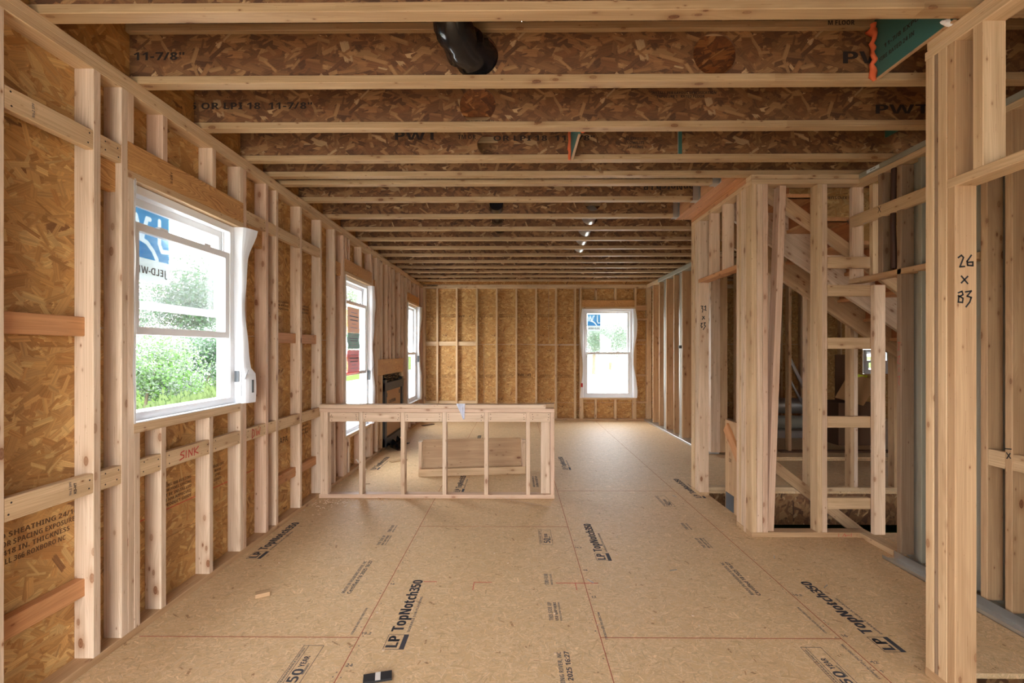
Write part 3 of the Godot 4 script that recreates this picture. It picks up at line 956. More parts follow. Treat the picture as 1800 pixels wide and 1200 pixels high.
	brd(r, "high_blocking", yi - 0.004, yi + 0.034, 2.385, 2.472, 2.70, 3.70, M.stud_yellow, 2)
	brd(r, "low_blocking", yi + 0.004, yi + 0.042, 0.79, 0.88, 2.14, 2.50, M.stud_yellow, 2)
	brd(r, "low_blocking", yi + 0.004, yi + 0.042, 0.79, 0.88, 2.54, 2.63, M.stud_yellow, 2)
	brd(r, "bottom_plate", yi, yi + 0.089, 0.0, 0.038, 3.28, 3.69, M.stud_yellow)
	brd(r, "top_plate", yi, yi + 0.089, 2.696, 2.734, 0.6, 3.70, M.stud_yellow)
	for i in 4:
		sheet(r, "liner_panel", yi + 0.10, yi + 0.125, 0.0, 2.75, 0.3 + i * 0.76, 0.3 + i * 0.76 + 0.757, M.liner)
	for d: float in [3.10, 2.32, 1.56]:
		brd(r, "steel_stud", yi + 0.04, yi + 0.099, 0.03, 2.74, d, d + 0.03, M.steel_dull)
	var tr := MB.new()
	tr.box(Vector3(-0.10, 0.0, -1.32), Vector3(0.09, 0.003, 1.32))
	tr.box(Vector3(-0.02, 0.0, -1.32), Vector3(-0.017, 0.05, 1.32))
	tr.box(Vector3(-0.10, 0.0, -1.32), Vector3(-0.097, 0.022, 1.32))
	put(r, "floor_track", tr.mesh(), M.steel, P(2.62, 0.0005, 1.93))
	brd(r, "ceiling_track", yi - 0.006, yi + 0.10, 2.735, 2.771, 0.6, 3.62, M.steel_dull)
	sheet(r, "track_label", yi - 0.0075, yi - 0.006, 2.742, 2.766, 3.40, 3.52, M.sticker_white)
	letters(r, "TRACK 2500", P(yi - 0.0082, 2.754, 3.46), P(0, 0, -1), U, 0.007, M.marker)
	for q in [[2.44, 3.40], [2.44, 3.72]]:
		strokes(r, [[Vector2(-0.012, -0.02), Vector2(0.012, 0.02)], [Vector2(-0.01, 0.02), Vector2(0.012, -0.022)]], 0.005, P(yi - 0.0048, q[0], q[1]), P(0, 0, -1), U, M.marker)
	strokes(r, [[Vector2(0, 0), Vector2(0.024, 0.0)], [Vector2(0.012, 0.0), Vector2(0.012, -0.05), Vector2(0.0, -0.05)], [Vector2(0.0, -0.1), Vector2(0.02, -0.09), Vector2(0.0, -0.14), Vector2(0.022, -0.145)], [Vector2(0.012, -0.17), Vector2(0.012, -0.2)], [Vector2(0.0, -0.235), Vector2(0.02, -0.23), Vector2(0.01, -0.275), Vector2(0.018, -0.29)]], 0.003, P(yi - 0.0008, 1.48, 3.244), P(0, 0, -1), U, M.red_marker)
	strokes(r, [[Vector2(0.0, 0.0), Vector2(0.03, 0.004)], [Vector2(0.006, -0.02), Vector2(0.026, -0.045)], [Vector2(0.024, -0.02), Vector2(0.008, -0.05)]], 0.006, P(yi - 0.0008, 0.90, 2.534), P(0, 0, -1), U, M.marker)
	put(r, "pipe", tube_mesh([P(2.64, 2.0, 3.30), P(2.638, 2.3, 3.305), P(2.64, 2.7, 3.30)], [0.018], 10, 0.12), M.rust, Vector3.ZERO)

	# --- far part of the party wall beyond the stair
	var f := setting("wall_party_far", "far right wall of orange studs, steel studs and a bright floor track", "wall", P(2.70, 0, 8))
	var xf := 2.665
	for d: float in [9.14, 8.74, 8.33, 7.93, 7.53, 7.12, 6.72]:
		brd(f, "stud", xf, xf + 0.14, 0.03, STUD_H, d, d + 0.038, M.stud_tan)
	brd(f, "end_post", 2.70, 2.80, 0.03, STUD_H, 6.46, 6.498, M.stud_pale)
	brd(f, "end_post", 2.80, 2.90, 0.03, STUD_H, 6.46, 6.498, M.stud_tan)
	brd(f, "end_post", 2.675, 2.699, 0.03, STUD_H, 6.46, 6.55, M.stud_pale)
	brd(f, "stud", 3.02, 3.058, 0.03, STUD_H, 6.46, 6.55, M.stud_tan)
	for d: float in [8.47, 7.68]:
		put(f, "steel_stud", tube_mesh([P(xf + 0.03, 0.03, d), P(xf + 0.03, 2.69, d)], [0.032], 12), M.steel, Vector3.ZERO)
	put(f, "band_clamp", tube_mesh([P(xf + 0.03, 1.46, 7.68), P(xf + 0.03, 1.51, 7.68)], [0.04], 12), M.black_metal, Vector3.ZERO)
	brd(f, "floor_track", xf - 0.06, xf + 0.14, 0.0, 0.03, 6.5, 9.57, M.steel)
	brd(f, "ceiling_track", xf - 0.01, xf + 0.14, 2.70, 2.77, 7.0, 8.8, M.steel_dull)
	brd(f, "top_plate", xf, xf + 0.14, 2.70, 2.77, 8.802, 9.57, M.stud_yellow)
	brd(f, "top_plate", xf, xf + 0.14, 2.70, 2.77, 6.4, 6.998, M.stud_yellow)
	for i in 3:
		sheet(f, "sheathing_panel", xf + 0.15, xf + 0.162, 0.0, 2.77, 6.56 + i * 1.0, 6.56 + i * 1.0 + 0.998, M.sheathing)

# parts of the house that close it off but are hardly seen
func build_shell() -> void:
	# rear of the house behind the camera: wide unglazed patio opening
	var k := setting("wall_rear", "rear house wall behind the viewer with a wide patio opening", "wall", P(0, 0, -1.7))
	for q: Rect2 in cut(Rect2(-2.0, 0.0, 10.0, 2.772), [Rect2(-1.75, 0.05, 2.0, 2.1), Rect2(3.4, 0.05, 0.9, 2.1)]):
		sheet(k, "sheathing_panel", q.position.x, q.end.x, q.position.y, q.end.y, -1.71, -1.66, M.sheathing)
	var o := setting("wall_right_outer", "outer right wall of the next room, strand-board sheathing", "wall", P(8, 0, 4))
	for i in 5:
		sheet(o, "sheathing_panel", 7.99, 8.04, 0.0, 3.07, -1.7 + i * 2.28, -1.7 + i * 2.28 + 2.277, M.sheathing)
	# stairwell above the ceiling opening
	var s := setting("wall_stairwell", "strand-board walls of the stairwell above the ceiling opening", "wall", P(3.4, 3, 4.2))
	sheet(s, "back_panel", 1.83, 5.2, 2.45, 5.3, 4.80, 4.83, M.sheathing)
	sheet(s, "front_panel", 1.83, 5.2, 3.08, 5.3, 3.665, 3.695, M.sheathing)
	sheet(s, "side_panel", 1.80, 1.83, 3.08, 5.3, 3.665, 4.83, M.sheathing)
	sheet(s, "side_panel", 5.2, 5.23, 3.08, 5.3, 3.665, 4.83, M.sheathing)
	sheet(s, "roof_panel", 1.80, 5.23, 5.3, 5.33, 3.665, 4.83, M.sheathing)
	var R := Vector3(-1, 0, 0)
	letters(s, "ALL EXPOSURE SPACING", P(3.2, 2.98, 4.7995), R, Vector3(0, -1, 0), 0.03, M.osb_ink, 0.6)
	letters(s, "SIZED FOR SPACING", P(3.1, 2.70, 4.7995), R, Vector3(0, -1, 0), 0.045, M.osb_ink, 0.7)
	# basement below the stair well
	var b := setting("wall_basement", "dark basement walls under the stair opening", "wall", P(3.5, -2.6, 4.2))
	sheet(b, "rim_panel", 1.90, 5.1, -0.34, -0.023, 4.785, 4.82, M.web)
	sheet(b, "back_panel", 0.5, 8.0, -2.6, -0.03, 9.60, 9.68, M.concrete)
	sheet(b, "front_panel", 0.5, 8.0, -2.6, -0.03, -1.70, -1.62, M.concrete)
	sheet(b, "side_panel", 0.42, 0.5, -2.6, -0.03, -1.70, 9.68, M.concrete)
	sheet(b, "side_panel", 7.98, 8.06, -2.6, -0.03, -1.70, 9.68, M.concrete)
	sheet(b, "bottom_panel", 0.42, 8.06, -2.68, -2.6, -1.70, 9.68, M.concrete)
	for d: float in [3.62, 2.15, 0.52, 5.4, 6.2, 7.0]:
		sheet(b, "floor_joist", 0.5, 7.98, -0.33, -0.03, d, d + 0.04, M.web)
	sheet(b, "well_rim", 1.86, 1.90, -0.33, -0.03, 3.67, 4.78, M.web)
	# hanger on the rim of the well
	var hg := MB.new()
	hg.box(Vector3(0, 0, 0), Vector3(0.03, 0.26, 0.004))
	hg.box(Vector3(0, 0, 0), Vector3(0.10, 0.012, 0.02))
	put(b, "joist_hanger", hg.mesh(), M.steel_dull, P(2.33, -0.33, 4.78))
	# studs standing along the far edge of the well
	var g := setting("wall_stair_back", "short stud row on a plate behind the stair well", "wall", P(3, 0, 4.8))
	brd(g, "bottom_plate", 1.89, 5.1, 0.0, 0.038, 4.785, 4.87, M.stud_yellow)
	for q in [[2.955, 2.25], [3.39, 1.82], [3.83, 1.45], [4.27, 1.1], [2.52, 2.6]]:
		brd(g, "stud", q[0], q[0] + 0.038, 0.038, q[1], 4.787, 4.868, M.stud_tan)
		brd(g, "stud", q[0] + 0.039, q[0] + 0.077, 0.038, q[1], 4.787, 4.868, M.stud)
	# framing in the room beyond
	var h := setting("wall_next_room", "scattered studs of a partition in the dim room beyond the stair", "wall", P(4.2, 0, 6.6))
	for x: float in [3.80, 4.22, 4.64, 5.06, 5.48]:
		brd(h, "stud", x, x + 0.038, 0.03, STUD_H, 6.57, 6.66, M.stud_tan)
	brd(h, "bottom_plate", 3.7, 5.6, 0.0, 0.03, 6.57, 6.66, M.dark_cardboard)

# ------------------------------------------------------------------ windows
# local axes: x across the opening, y up from the sill, z towards the room (0 = inner stud face)
func window(n: String, label: String, at: Vector3, turn: Basis, W: float, H: float, raise: float) -> Node3D:
	var o := setting(n, label, "window", at)
	o.transform = Transform3D(turn, at)
	var zo := -0.135
	var zi := -0.04
	var t := 0.048
	var frame := local_board(o, "frame_head", Vector3(0.004, H - t, zo), Vector3(W - 0.004, H - 0.003, zi), M.vinyl)
	local_board(o, "frame_sill", Vector3(0.004, 0.003, zo), Vector3(W - 0.004, t, zi), M.vinyl)
	local_board(o, "frame_jamb", Vector3(0.004, t, zo), Vector3(t, H - t, zi), M.vinyl)
	local_board(o, "frame_jamb", Vector3(W - t, t, zo), Vector3(W - 0.004, H - t, zi), M.vinyl)
	local_board(o, "jamb_track", Vector3(W - t - 0.012, t, -0.09), Vector3(W - t, H - t, -0.082), M.vinyl)
	local_board(o, "jamb_track", Vector3(t, t, -0.09), Vector3(t + 0.012, H - t, -0.082), M.vinyl)
	var ih := H - 2 * t
	var sh := ih / 2 + 0.02
	for k in 2:
		var s := Node3D.new()
		s.name = ["upper_sash", "lower_sash"][k]
		o.add_child(s, true)
		var y0 := t + (ih - sh if k == 0 else raise)
		s.position = Vector3(t, y0, [-0.128, -0.08][k])
		var w := W - 2 * t
		var r := 0.042
		local_board(s, "rail", Vector3(0.002, 0.0, 0.0), Vector3(w - 0.002, r, 0.034), M.vinyl)
		local_board(s, "rail", Vector3(0.002, sh - r, 0.0), Vector3(w - 0.002, sh, 0.034), M.vinyl)
		local_board(s, "stile", Vector3(0.002, r, 0.0), Vector3(r, sh - r, 0.034), M.vinyl)
		local_board(s, "stile", Vector3(w - r, r, 0.0), Vector3(w - 0.002, sh - r, 0.034), M.vinyl)
		fix(s, "pane", box_mesh(Vector3(w - 2 * r + 0.01, sh - 2 * r + 0.01, 0.004)), M.glass, Vector3(w / 2, sh / 2, 0.017))
		if k == 1:
			for f in [0.27, 0.73]:
				local_board(s, "sash_lock", Vector3(w * f - 0.03, sh, 0.004), Vector3(w * f + 0.03, sh + 0.014, 0.03), M.vinyl)
	return o

# house wrap folded round a jamb and curling into the room
func wrap_flap(o: Node3D, x: float, dir: float, H: float, reach: Callable) -> void:
	var rows := []
	for i in 31:
		var y := H * i / 30.0
		var q: float = reach.call(float(i) / 30.0)
		var row := []
		for j in 9:
			var s := j / 8.0
			if s < 0.4:
				row.append(Vector3(x, y, -0.05 + 0.05 * s / 0.4))
			else:
				var k := (s - 0.4) / 0.6
				row.append(Vector3(x + dir * q * (0.15 * k + 0.85 * k * k), y, 0.004 + q * 0.75 * (k - 0.35 * k * k) + 0.004 * sin(y * 17.0) * k))
		rows.append(row)
	fix(o, "house_wrap", cloth_mesh(rows), M.wrap, Vector3.ZERO)

func sticker(o: Node3D, x: float, y: float, s: float, z: float) -> void:
	# seen from behind: the lettering faces outdoors
	var b := Node3D.new()
	b.name = "glass_sticker"
	o.add_child(b, true)
	b.position = Vector3(x, y, z)
	fix(b, "printed_field", sheet_face(s, s * 1.3), M.sticker, Vector3(0, -s * 1.3, 0))
	var back := Basis(Vector3(-1, 0, 0), Vector3(0, 1, 0), Vector3(0, 0, -1))
	var t := TextMesh.new()
	t.text = "JELD-WEN"
	t.font = M.font
	t.font_size = 32
	t.pixel_size = s * 0.13 / 23.0
	t.depth = 0.001
	fix(b, "printed_lettering", t, M.ink, Vector3(s * 0.5, -s * 1.09, 0.001), back)

# thin printed sheet from the origin to (w, h), 1 mm thick
func sheet_face(w: float, h: float) -> ArrayMesh:
	var mb := MB.new()
	for z in [0.0, 0.001]:
		mb.quad(Vector3(0, 0, z), Vector3(w, 0, z), Vector3(w, h, z), Vector3(0, h, z), Vector3(0, 0, 1 if z > 0 else -1), Vector2(0, 1), Vector2(1, 1), Vector2(1, 0), Vector2(0, 0))
	return mb.mesh()

# the maker's mark as it reads from indoors (mirrored), white on blue
func sticker_texture() -> ImageTexture:
	var im := Image.create(128, 166, false, Image.FORMAT_RGBA8)
	im.fill(c8(236, 242, 242))
	im.fill_rect(Rect2i(0, 0, 128, 112), c8(130, 196, 226))
	im.fill_rect(Rect2i(0, 72, 128, 40), c8(104, 184, 222))
	var lines := [[Vector2(2, 18), Vector2(14, 64)], [Vector2(14, 64), Vector2(26, 18)], [Vector2(26, 18), Vector2(40, 64)], [Vector2(44, 64), Vector2(58, 18)], [Vector2(58, 18), Vector2(66, 18)], [Vector2(96, 14), Vector2(96, 70)], [Vector2(96, 70), Vector2(104, 86)], [Vector2(104, 86), Vector2(122, 84)], [Vector2(30, 66), Vector2(58, 74)], [Vector2(58, 74), Vector2(76, 90)], [Vector2(76, 90), Vector2(88, 108)]]
	for y in 112:
		for x in 128:
			var p := Vector2(x, y)
			for l in lines:
				if p.distance_to(Geometry2D.get_closest_point_to_segment(p, l[0], l[1])) < 5.5:
					im.set_pixel(x, y, c8(240, 246, 248))
					break
	return ImageTexture.create_from_image(im)

func build_windows() -> void:
	var left := Basis(Vector3(0, 0, -1), Vector3(0, 1, 0), Vector3(1, 0, 0))
	var w1 := window("window_1", "white double-hung kitchen window with raised sash and blue sticker", P(-1.905, 1.06, 2.326), left, 0.901, 1.217, 0.40)
	sticker(w1, 0.085, 1.13, 0.30, -0.112)
	wrap_flap(w1, 0.899, 1.0, 1.217, func(t: float) -> float: return 0.10 if t < 0.18 else (0.075 - 0.045 * sin((t - 0.18) / 0.82 * PI * 1.05) + 0.03 * smoothstep(0.82, 1.0, t)))
	wrap_flap(w1, 0.003, -1.0, 1.217, func(t: float) -> float: return 0.018 + 0.014 * sin(t * 7.0))
	local_board(w1, "sill_wrap", Vector3(0.0, 0.0, -0.045), Vector3(0.901, 0.006, 0.004), M.wrap)
	# house-wrap print showing at the left jamb
	for q in [[0.84, 0.10], [0.60, 0.07], [0.45, 0.03]]:
		fix(w1, "wrap_print", box_mesh(Vector3(0.001, q[1], 0.02)), M.wrap_print, Vector3(0.0045, q[0], -0.012))
	# metal clip and strap at the right jamb
	var st := Node3D.new()
	st.name = "installation_strap"
	w1.add_child(st, true)
	st.position = Vector3(0.895, 0.17, 0)
	local_board(st, "clip", Vector3(-0.004, -0.02, -0.035), Vector3(0.0, 0.055, -0.004), M.strap)
	fix(st, "band", board_mesh(Vector3(0.03, 0.15, 0.002), 1, 0.0005), M.strap, Vector3(0.02, 0.012, 0.03), Basis.from_euler(Vector3(0.35, 0.5, 1.0)))
	local_board(st, "tail", Vector3(0.055, -0.10, 0.052), Vector3(0.078, -0.01, 0.055), M.strap)
	local_board(st, "slot", Vector3(0.004, -0.12, 0.006), Vector3(0.018, 0.10, 0.008), M.black_metal)

	var w2 := window("window_2", "tall white window with raised sash and colored notices", P(-1.905, 0.465, 5.237), left, 0.915, 1.812, 0.62)
	wrap_flap(w2, 0.912, 1.0, 1.812, func(t: float) -> float: return 0.05 + 0.02 * sin(t * 9.0))
	wrap_flap(w2, 0.003, -1.0, 1.812, func(t: float) -> float: return 0.012 + 0.01 * sin(t * 8.0))
	local_board(w2, "sill_wrap", Vector3(0.0, 0.0, -0.045), Vector3(0.915, 0.006, 0.004), M.wrap)
	var st2 := Node3D.new()
	st2.name = "installation_strap"
	w2.add_child(st2, true)
	st2.position = Vector3(0.90, 0.68, 0)
	local_board(st2, "clip", Vector3(-0.004, -0.10, -0.04), Vector3(0.0, 0.02, -0.006), M.strap)
	fix(st2, "band", board_mesh(Vector3(0.03, 0.16, 0.002), 1, 0.0005), M.strap, Vector3(0.03, 0.05, 0.02), Basis.from_euler(Vector3(0.5, 0.3, -0.9)))

	var w3 := window("window_3", "tall closed white window nearest the end wall, on the left side", P(-1.905, 0.465, 8.243), left, 0.919, 1.812, 0.0)
	wrap_flap(w3, 0.914, 1.0, 1.812, func(t: float) -> float: return 0.06 + 0.04 * sin(t * 7.5 + 0.5))
	wrap_flap(w3, 0.003, -1.0, 1.812, func(t: float) -> float: return 0.03 + 0.02 * sin(t * 8.0))
	local_board(w3, "sill_wrap", Vector3(0.0, 0.0, -0.045), Vector3(0.919, 0.006, 0.004), M.wrap)
	local_board(w3, "installation_strap", Vector3(0.905, 0.74, -0.02), Vector3(0.909, 0.86, 0.02), M.strap)

	var w4 := window("window_4", "tall white window with blue sticker in the end wall", P(1.374, 0.465, 9.58), Basis.IDENTITY, 1.006, 1.812, 0.0)
	wrap_flap(w4, 1.003, 1.0, 1.812, func(t: float) -> float: return 0.05 + 0.035 * sin(t * 8.5 + 1.0))
	wrap_flap(w4, 0.003, -1.0, 1.812, func(t: float) -> float: return 0.05 + 0.03 * sin(t * 8.0 + 2.0))
	local_board(w4, "sill_wrap", Vector3(0.0, 0.0, -0.045), Vector3(1.006, 0.006, 0.004), M.wrap)
	local_board(w4, "head_wrap", Vector3(0.0, 1.806, -0.045), Vector3(1.006, 1.812, 0.004), M.wrap)
	sticker(w4, 0.10, 1.71, 0.27, -0.112)
	local_board(w4, "red_tab", Vector3(-0.06, 0.22, 0.05), Vector3(-0.02, 0.30, 0.054), M.red_marker)

	window("window_5", "bright window glimpsed through framing at the far right", P(7.1, 0.95, 9.58), Basis.IDENTITY, 0.5, 0.5, 0.0)

	# notices taped inside the raised sash of the second window
	for q in [["paper_orange", 1.637, 1.934, 0.0, "orange permit notice, topmost of three sheets on a window"], ["paper_green", 1.447, 1.635, 0.0006, "green notice, middle of three sheets on a window"], ["paper_red", 1.16, 1.43, 0.0, "red notice, lowest of three sheets on a window"]]:
		var h: float = q[2] - q[1]
		var rows := []
		for i in 9:
			var row := []
			for j in 9:
				row.append(Vector3(-0.2 + 0.4 * j / 8.0 + 0.008 * sin(i * 1.1 + q[1] * 9.0), h * i / 8.0, 0.006 + 0.004 * sin(i * 0.9) + 0.002 * sin(j)))
			rows.append(row)
		var n := thing("notice_sheet", q[4], "paper", P(-1.948, q[1], 5.595), "notices taped to the window")
		n.transform = Transform3D(left, n.position)
		fix(n, "paper", cloth_mesh(rows), M[q[0]], Vector3.ZERO)
		for k in 5:
			var ww: float = [0.2, 0.3, 0.26, 0.15, 0.24][k]
			fix(n, "printed_line", box_mesh(Vector3(ww, [0.004, 0.009, 0.009, 0.004, 0.004][k], 0.0008)), M.marker if k in [1, 2] else M.ink_soft, Vector3(0.0, h * (0.8 - 0.15 * k), 0.0125))

# ------------------------------------------------------------------ half wall between kitchen and living room
func build_half_wall() -> void:
	var w := thing("half_wall", "knee-high framed half wall of pale studs with double cap, crossing the floor", "half wall", P(-0.8, 0, 4.6))
	var d0 := 4.52
	var d1 := 4.609
	brd(w, "bottom_plate", -1.903, 0.37, 0.0, 0.038, d0, d1, M.stud_pink)
	for x: float in [-1.895, -1.857, -1.518, -1.113, -0.710, -0.306, 0.098]:
		brd(w, "stud", x, x + 0.038, 0.038, 0.829, d0, d1, stud_mat())
	brd(w, "end_stud", 0.332, 0.37, 0.038, 0.829, d0, d1, M.stud_pink)
	brd(w, "end_stud", 0.243, 0.331, 0.038, 0.735, d0 + 0.045, d0 + 0.083, M.stud)
	for b in [[-1.80, -1.52], [-1.478, -1.115], [-1.073, -0.712], [-0.67, -0.308], [-0.266, 0.096], [0.137, 0.330]]:
		brd(w, "blocking", b[0], b[1], 0.738, 0.827, d0 - 0.001, d0 + 0.037, M.stud_pale)
	var nl := []
	for b in [[-1.80, -1.52], [-1.478, -1.115], [-1.073, -0.712], [-0.67, -0.308], [-0.266, 0.096], [0.137, 0.330]]:
		for x: float in [b[0] + 0.022, b[1] - 0.022]:
			for y: float in [0.758, 0.782, 0.808]:
				nl.append(P(x + rng.randf_range(-0.006, 0.006), y + rng.randf_range(-0.006, 0.006), d0 - 0.0016))
	nails(w, nl, Vector3(0, 0, 1))
	brd(w, "cap_plate", -1.90, 0.37, 0.829, 0.866, d0 - 0.002, d1, M.stud_pink)
	brd(w, "cap_plate", -1.90, 0.286, 0.867, 0.905, d0 - 0.004, d1, M.stud_pale)
	brd(w, "cap_block", 0.29, 0.375, 0.867, 0.905, d0 + 0.06, d0 + 0.15, M.stud_tan)
	# clear bag hooked over the cap
	var rows := []
	for i in 9:
		var t := i / 8.0
		var y := 0.915 - 0.15 * t
		var wd := lerpf(0.085, 0.015, t)
		var x0 := lerpf(-0.575, -0.51, t)
		var row := []
		for j in 6:
			row.append(P(x0 + wd * j / 5.0, y, d0 - 0.010 - 0.006 * sin(j * 1.9 + i)))
		rows.append(row)
	solo("plastic_bag", cloth_mesh(rows), M.bag, Vector3.ZERO, "small clear plastic bag draped over the half wall cap", "plastic bag")

func stringer_mesh(n: int, run: float, rise: float, depth: float, t: float) -> ArrayMesh:
	# profile in x (descending towards +x) and y; top step at the origin
	var pts := PackedVector2Array()
	for i in n:
		pts.append(Vector2(i * run, -i * rise))
		pts.append(Vector2((i + 1) * run, -i * rise))
	pts.append(Vector2(n * run, -n * rise))
	var dl := depth / cos(atan(rise / run))
	pts.append(Vector2(n * run, -n * rise - dl + rise))
	pts.append(Vector2(0, -dl))
	var idx := Geometry2D.triangulate_polygon(pts)
	var mb := MB.new()
	var uvf := func(p: Vector2) -> Vector2: return Vector2((p.y + p.x * 0.72) / 0.4, (p.x - p.y * 0.72) / 2.8)
	for sg in [-1.0, 1.0]:
		for i in range(0, idx.size(), 3):
			var q := [pts[idx[i]], pts[idx[i + 1]], pts[idx[i + 2]]]
			mb.tri(Vector3(q[0].x, q[0].y, t / 2 * sg), Vector3(q[1].x, q[1].y, t / 2 * sg), Vector3(q[2].x, q[2].y, t / 2 * sg), Vector3(0, 0, sg), uvf.call(q[0]), uvf.call(q[1]), uvf.call(q[2]))
	var area := 0.0
	for i in pts.size():
		area += pts[i].cross(pts[(i + 1) % pts.size()])
	for i in pts.size():
		var a := pts[i]
		var b := pts[(i + 1) % pts.size()]
		var nn := (b - a).orthogonal().normalized() * (1.0 if area > 0 else -1.0)
		nn = -nn if false else nn
		mb.quad(Vector3(a.x, a.y, -t / 2), Vector3(b.x, b.y, -t / 2), Vector3(b.x, b.y, t / 2), Vector3(a.x, a.y, t / 2), Vector3(nn.x, nn.y, 0), uvf.call(a), uvf.call(b), uvf.call(b) + Vector2(0.1, 0), uvf.call(a) + Vector2(0.1, 0))
	return mb.mesh()

func build_stairs() -> void:
	var s := thing("staircase", "rough timber stair climbing left behind the stud framing, seen from below", "staircase", P(3.4, 0, 4.2))
	var run := 0.254
	var rise := 0.188
	var x0 := 1.91
	var y0 := 2.835
	var n := 12
	var m := stringer_mesh(n, run, rise, 0.11, 0.038)
	var deep := stringer_mesh(n, run, rise, 0.19, 0.038)
	for d: float in [3.79, 4.20, 4.66]:
		put(s, "stringer", m if d < 4.0 else deep, M.stud_tan if d != 4.2 else M.stud, P(x0, y0, d))
	for i in n:
		var y := y0 - i * rise
		brd(s, "tread", x0 + i * run - 0.02, x0 + (i + 1) * run, y, y + 0.03, 3.768, 4.69, M.fir, 2)
		brd(s, "riser", x0 + (i + 1) * run - 0.001, x0 + (i + 1) * run + 0.018, y - rise + 0.03, y, 3.768, 4.69, M.red_fir, 2)
	beam(s, "skirt_board", P(1.93, 2.737, 3.745), P(4.6, 0.76, 3.745), 0.09, 0.036, M.stud_tan, Vector3(0, 0, 1))
	# board bracing the way down to the basement
	var b := beam(self, numbered("brace_board"), P(2.25, 0.44, 4.22), P(3.20, -0.30, 4.22), 0.09, 0.038, M.stud_tan)
	tag(b, "brown diagonal brace board descending into the dark stair opening", "board")
	var v := thing("stringer_end", "upright brown stair board with grey tape at its foot in the doorway", "board", P(1.93, 0, 4.18))
	brd(v, "board", 1.905, 1.943, 0.0, 0.80, 4.05, 4.29, M.stud_tan, 1)
	sheet(v, "tape", 1.9005, 1.9045, 0.005, 0.15, 4.12, 4.27, M.grey_tape)
	beam(v, "cleat", P(1.90, 0.74, 4.25), P(1.90, 0.50, 4.0), 0.10, 0.03, M.fir, Vector3(1, 0, 0))
	letters(v, "LX", P(1.9035, 0.45, 4.19), P(0, 0, -1), Vector3(0, 1, 0), 0.03, M.osb_ink)

# ------------------------------------------------------------------ print on the floor
func lp_print(fl: Node3D, xl: float, d0: float, ink: Material) -> void:
	# letters run away from the viewer; their tops point to -x
	var R := P(0, 0, 1)
	var U := Vector3(-1, 0, 0)
	var y := 0.0004
	var t := 0.004
	sheet(fl, "printed_frame", xl, xl + t * 0.6, 0, 0.0006, d0, d0 + 0.118, ink)
	sheet(fl, "printed_frame", xl, xl + 0.1, 0, 0.0006, d0, d0 + t * 0.6, ink)
	sheet(fl, "printed_frame", xl, xl + 0.1, 0, 0.0006, d0 + 0.118 - t * 0.6, d0 + 0.118, ink)
	sheet(fl, "printed_bar", xl + 0.078, xl + 0.102, 0, 0.0006, d0, d0 + 0.118, ink)
	for o in [-0.0018, 0.0018]:
		letters(fl, "LP", P(xl + 0.038, y, d0 + 0.058 + o), R, U, 0.056, ink, 0.088)
		letters(fl, "TopNotch350", P(xl + 0.034, y, d0 + 0.41 + o), R, U, 0.06, ink, 0.53)
	letters(fl, "DURABLE SUB-FLOORING", P(xl + 0.093, y, d0 + 0.31), R, U, 0.013, M.ink_soft, 0.34)

func fifty(fl: Node3D, xl: float, d0: float, d1: float) -> void:
	var R := P(0, 0, 1)
	var U := Vector3(-1, 0, 0)
	for x: float in [xl, xl + 0.024, xl + 0.096]:
		sheet(fl, "printed_frame", x, x + 0.0022, 0, 0.0006, d0, d1, M.ink)
	sheet(fl, "printed_frame", xl, xl + 0.098, 0, 0.0006, d0, d0 + 0.0022, M.ink)
	sheet(fl, "printed_frame", xl, xl + 0.098, 0, 0.0006, d1 - 0.0022, d1, M.ink)
	letters(fl, "50", P(xl + 0.058, 0.0004, d0 + 0.075), R, U, 0.048, M.ink, 0.085)
	letters(fl, "YEAR", P(xl + 0.055, 0.0004, d0 + 0.17), R, U, 0.026, M.ink, 0.075)
	letters(fl, "TRANSFERABLE LIMITED", P(xl + 0.012, 0.0004, (d0 + d1) / 2), R, U, 0.010, M.ink_soft, (d1 - d0) * 0.85)
	letters(fl, "WARRANTY", P(xl + 0.083, 0.0004, d0 + 0.12), R, U, 0.010, M.ink_soft)

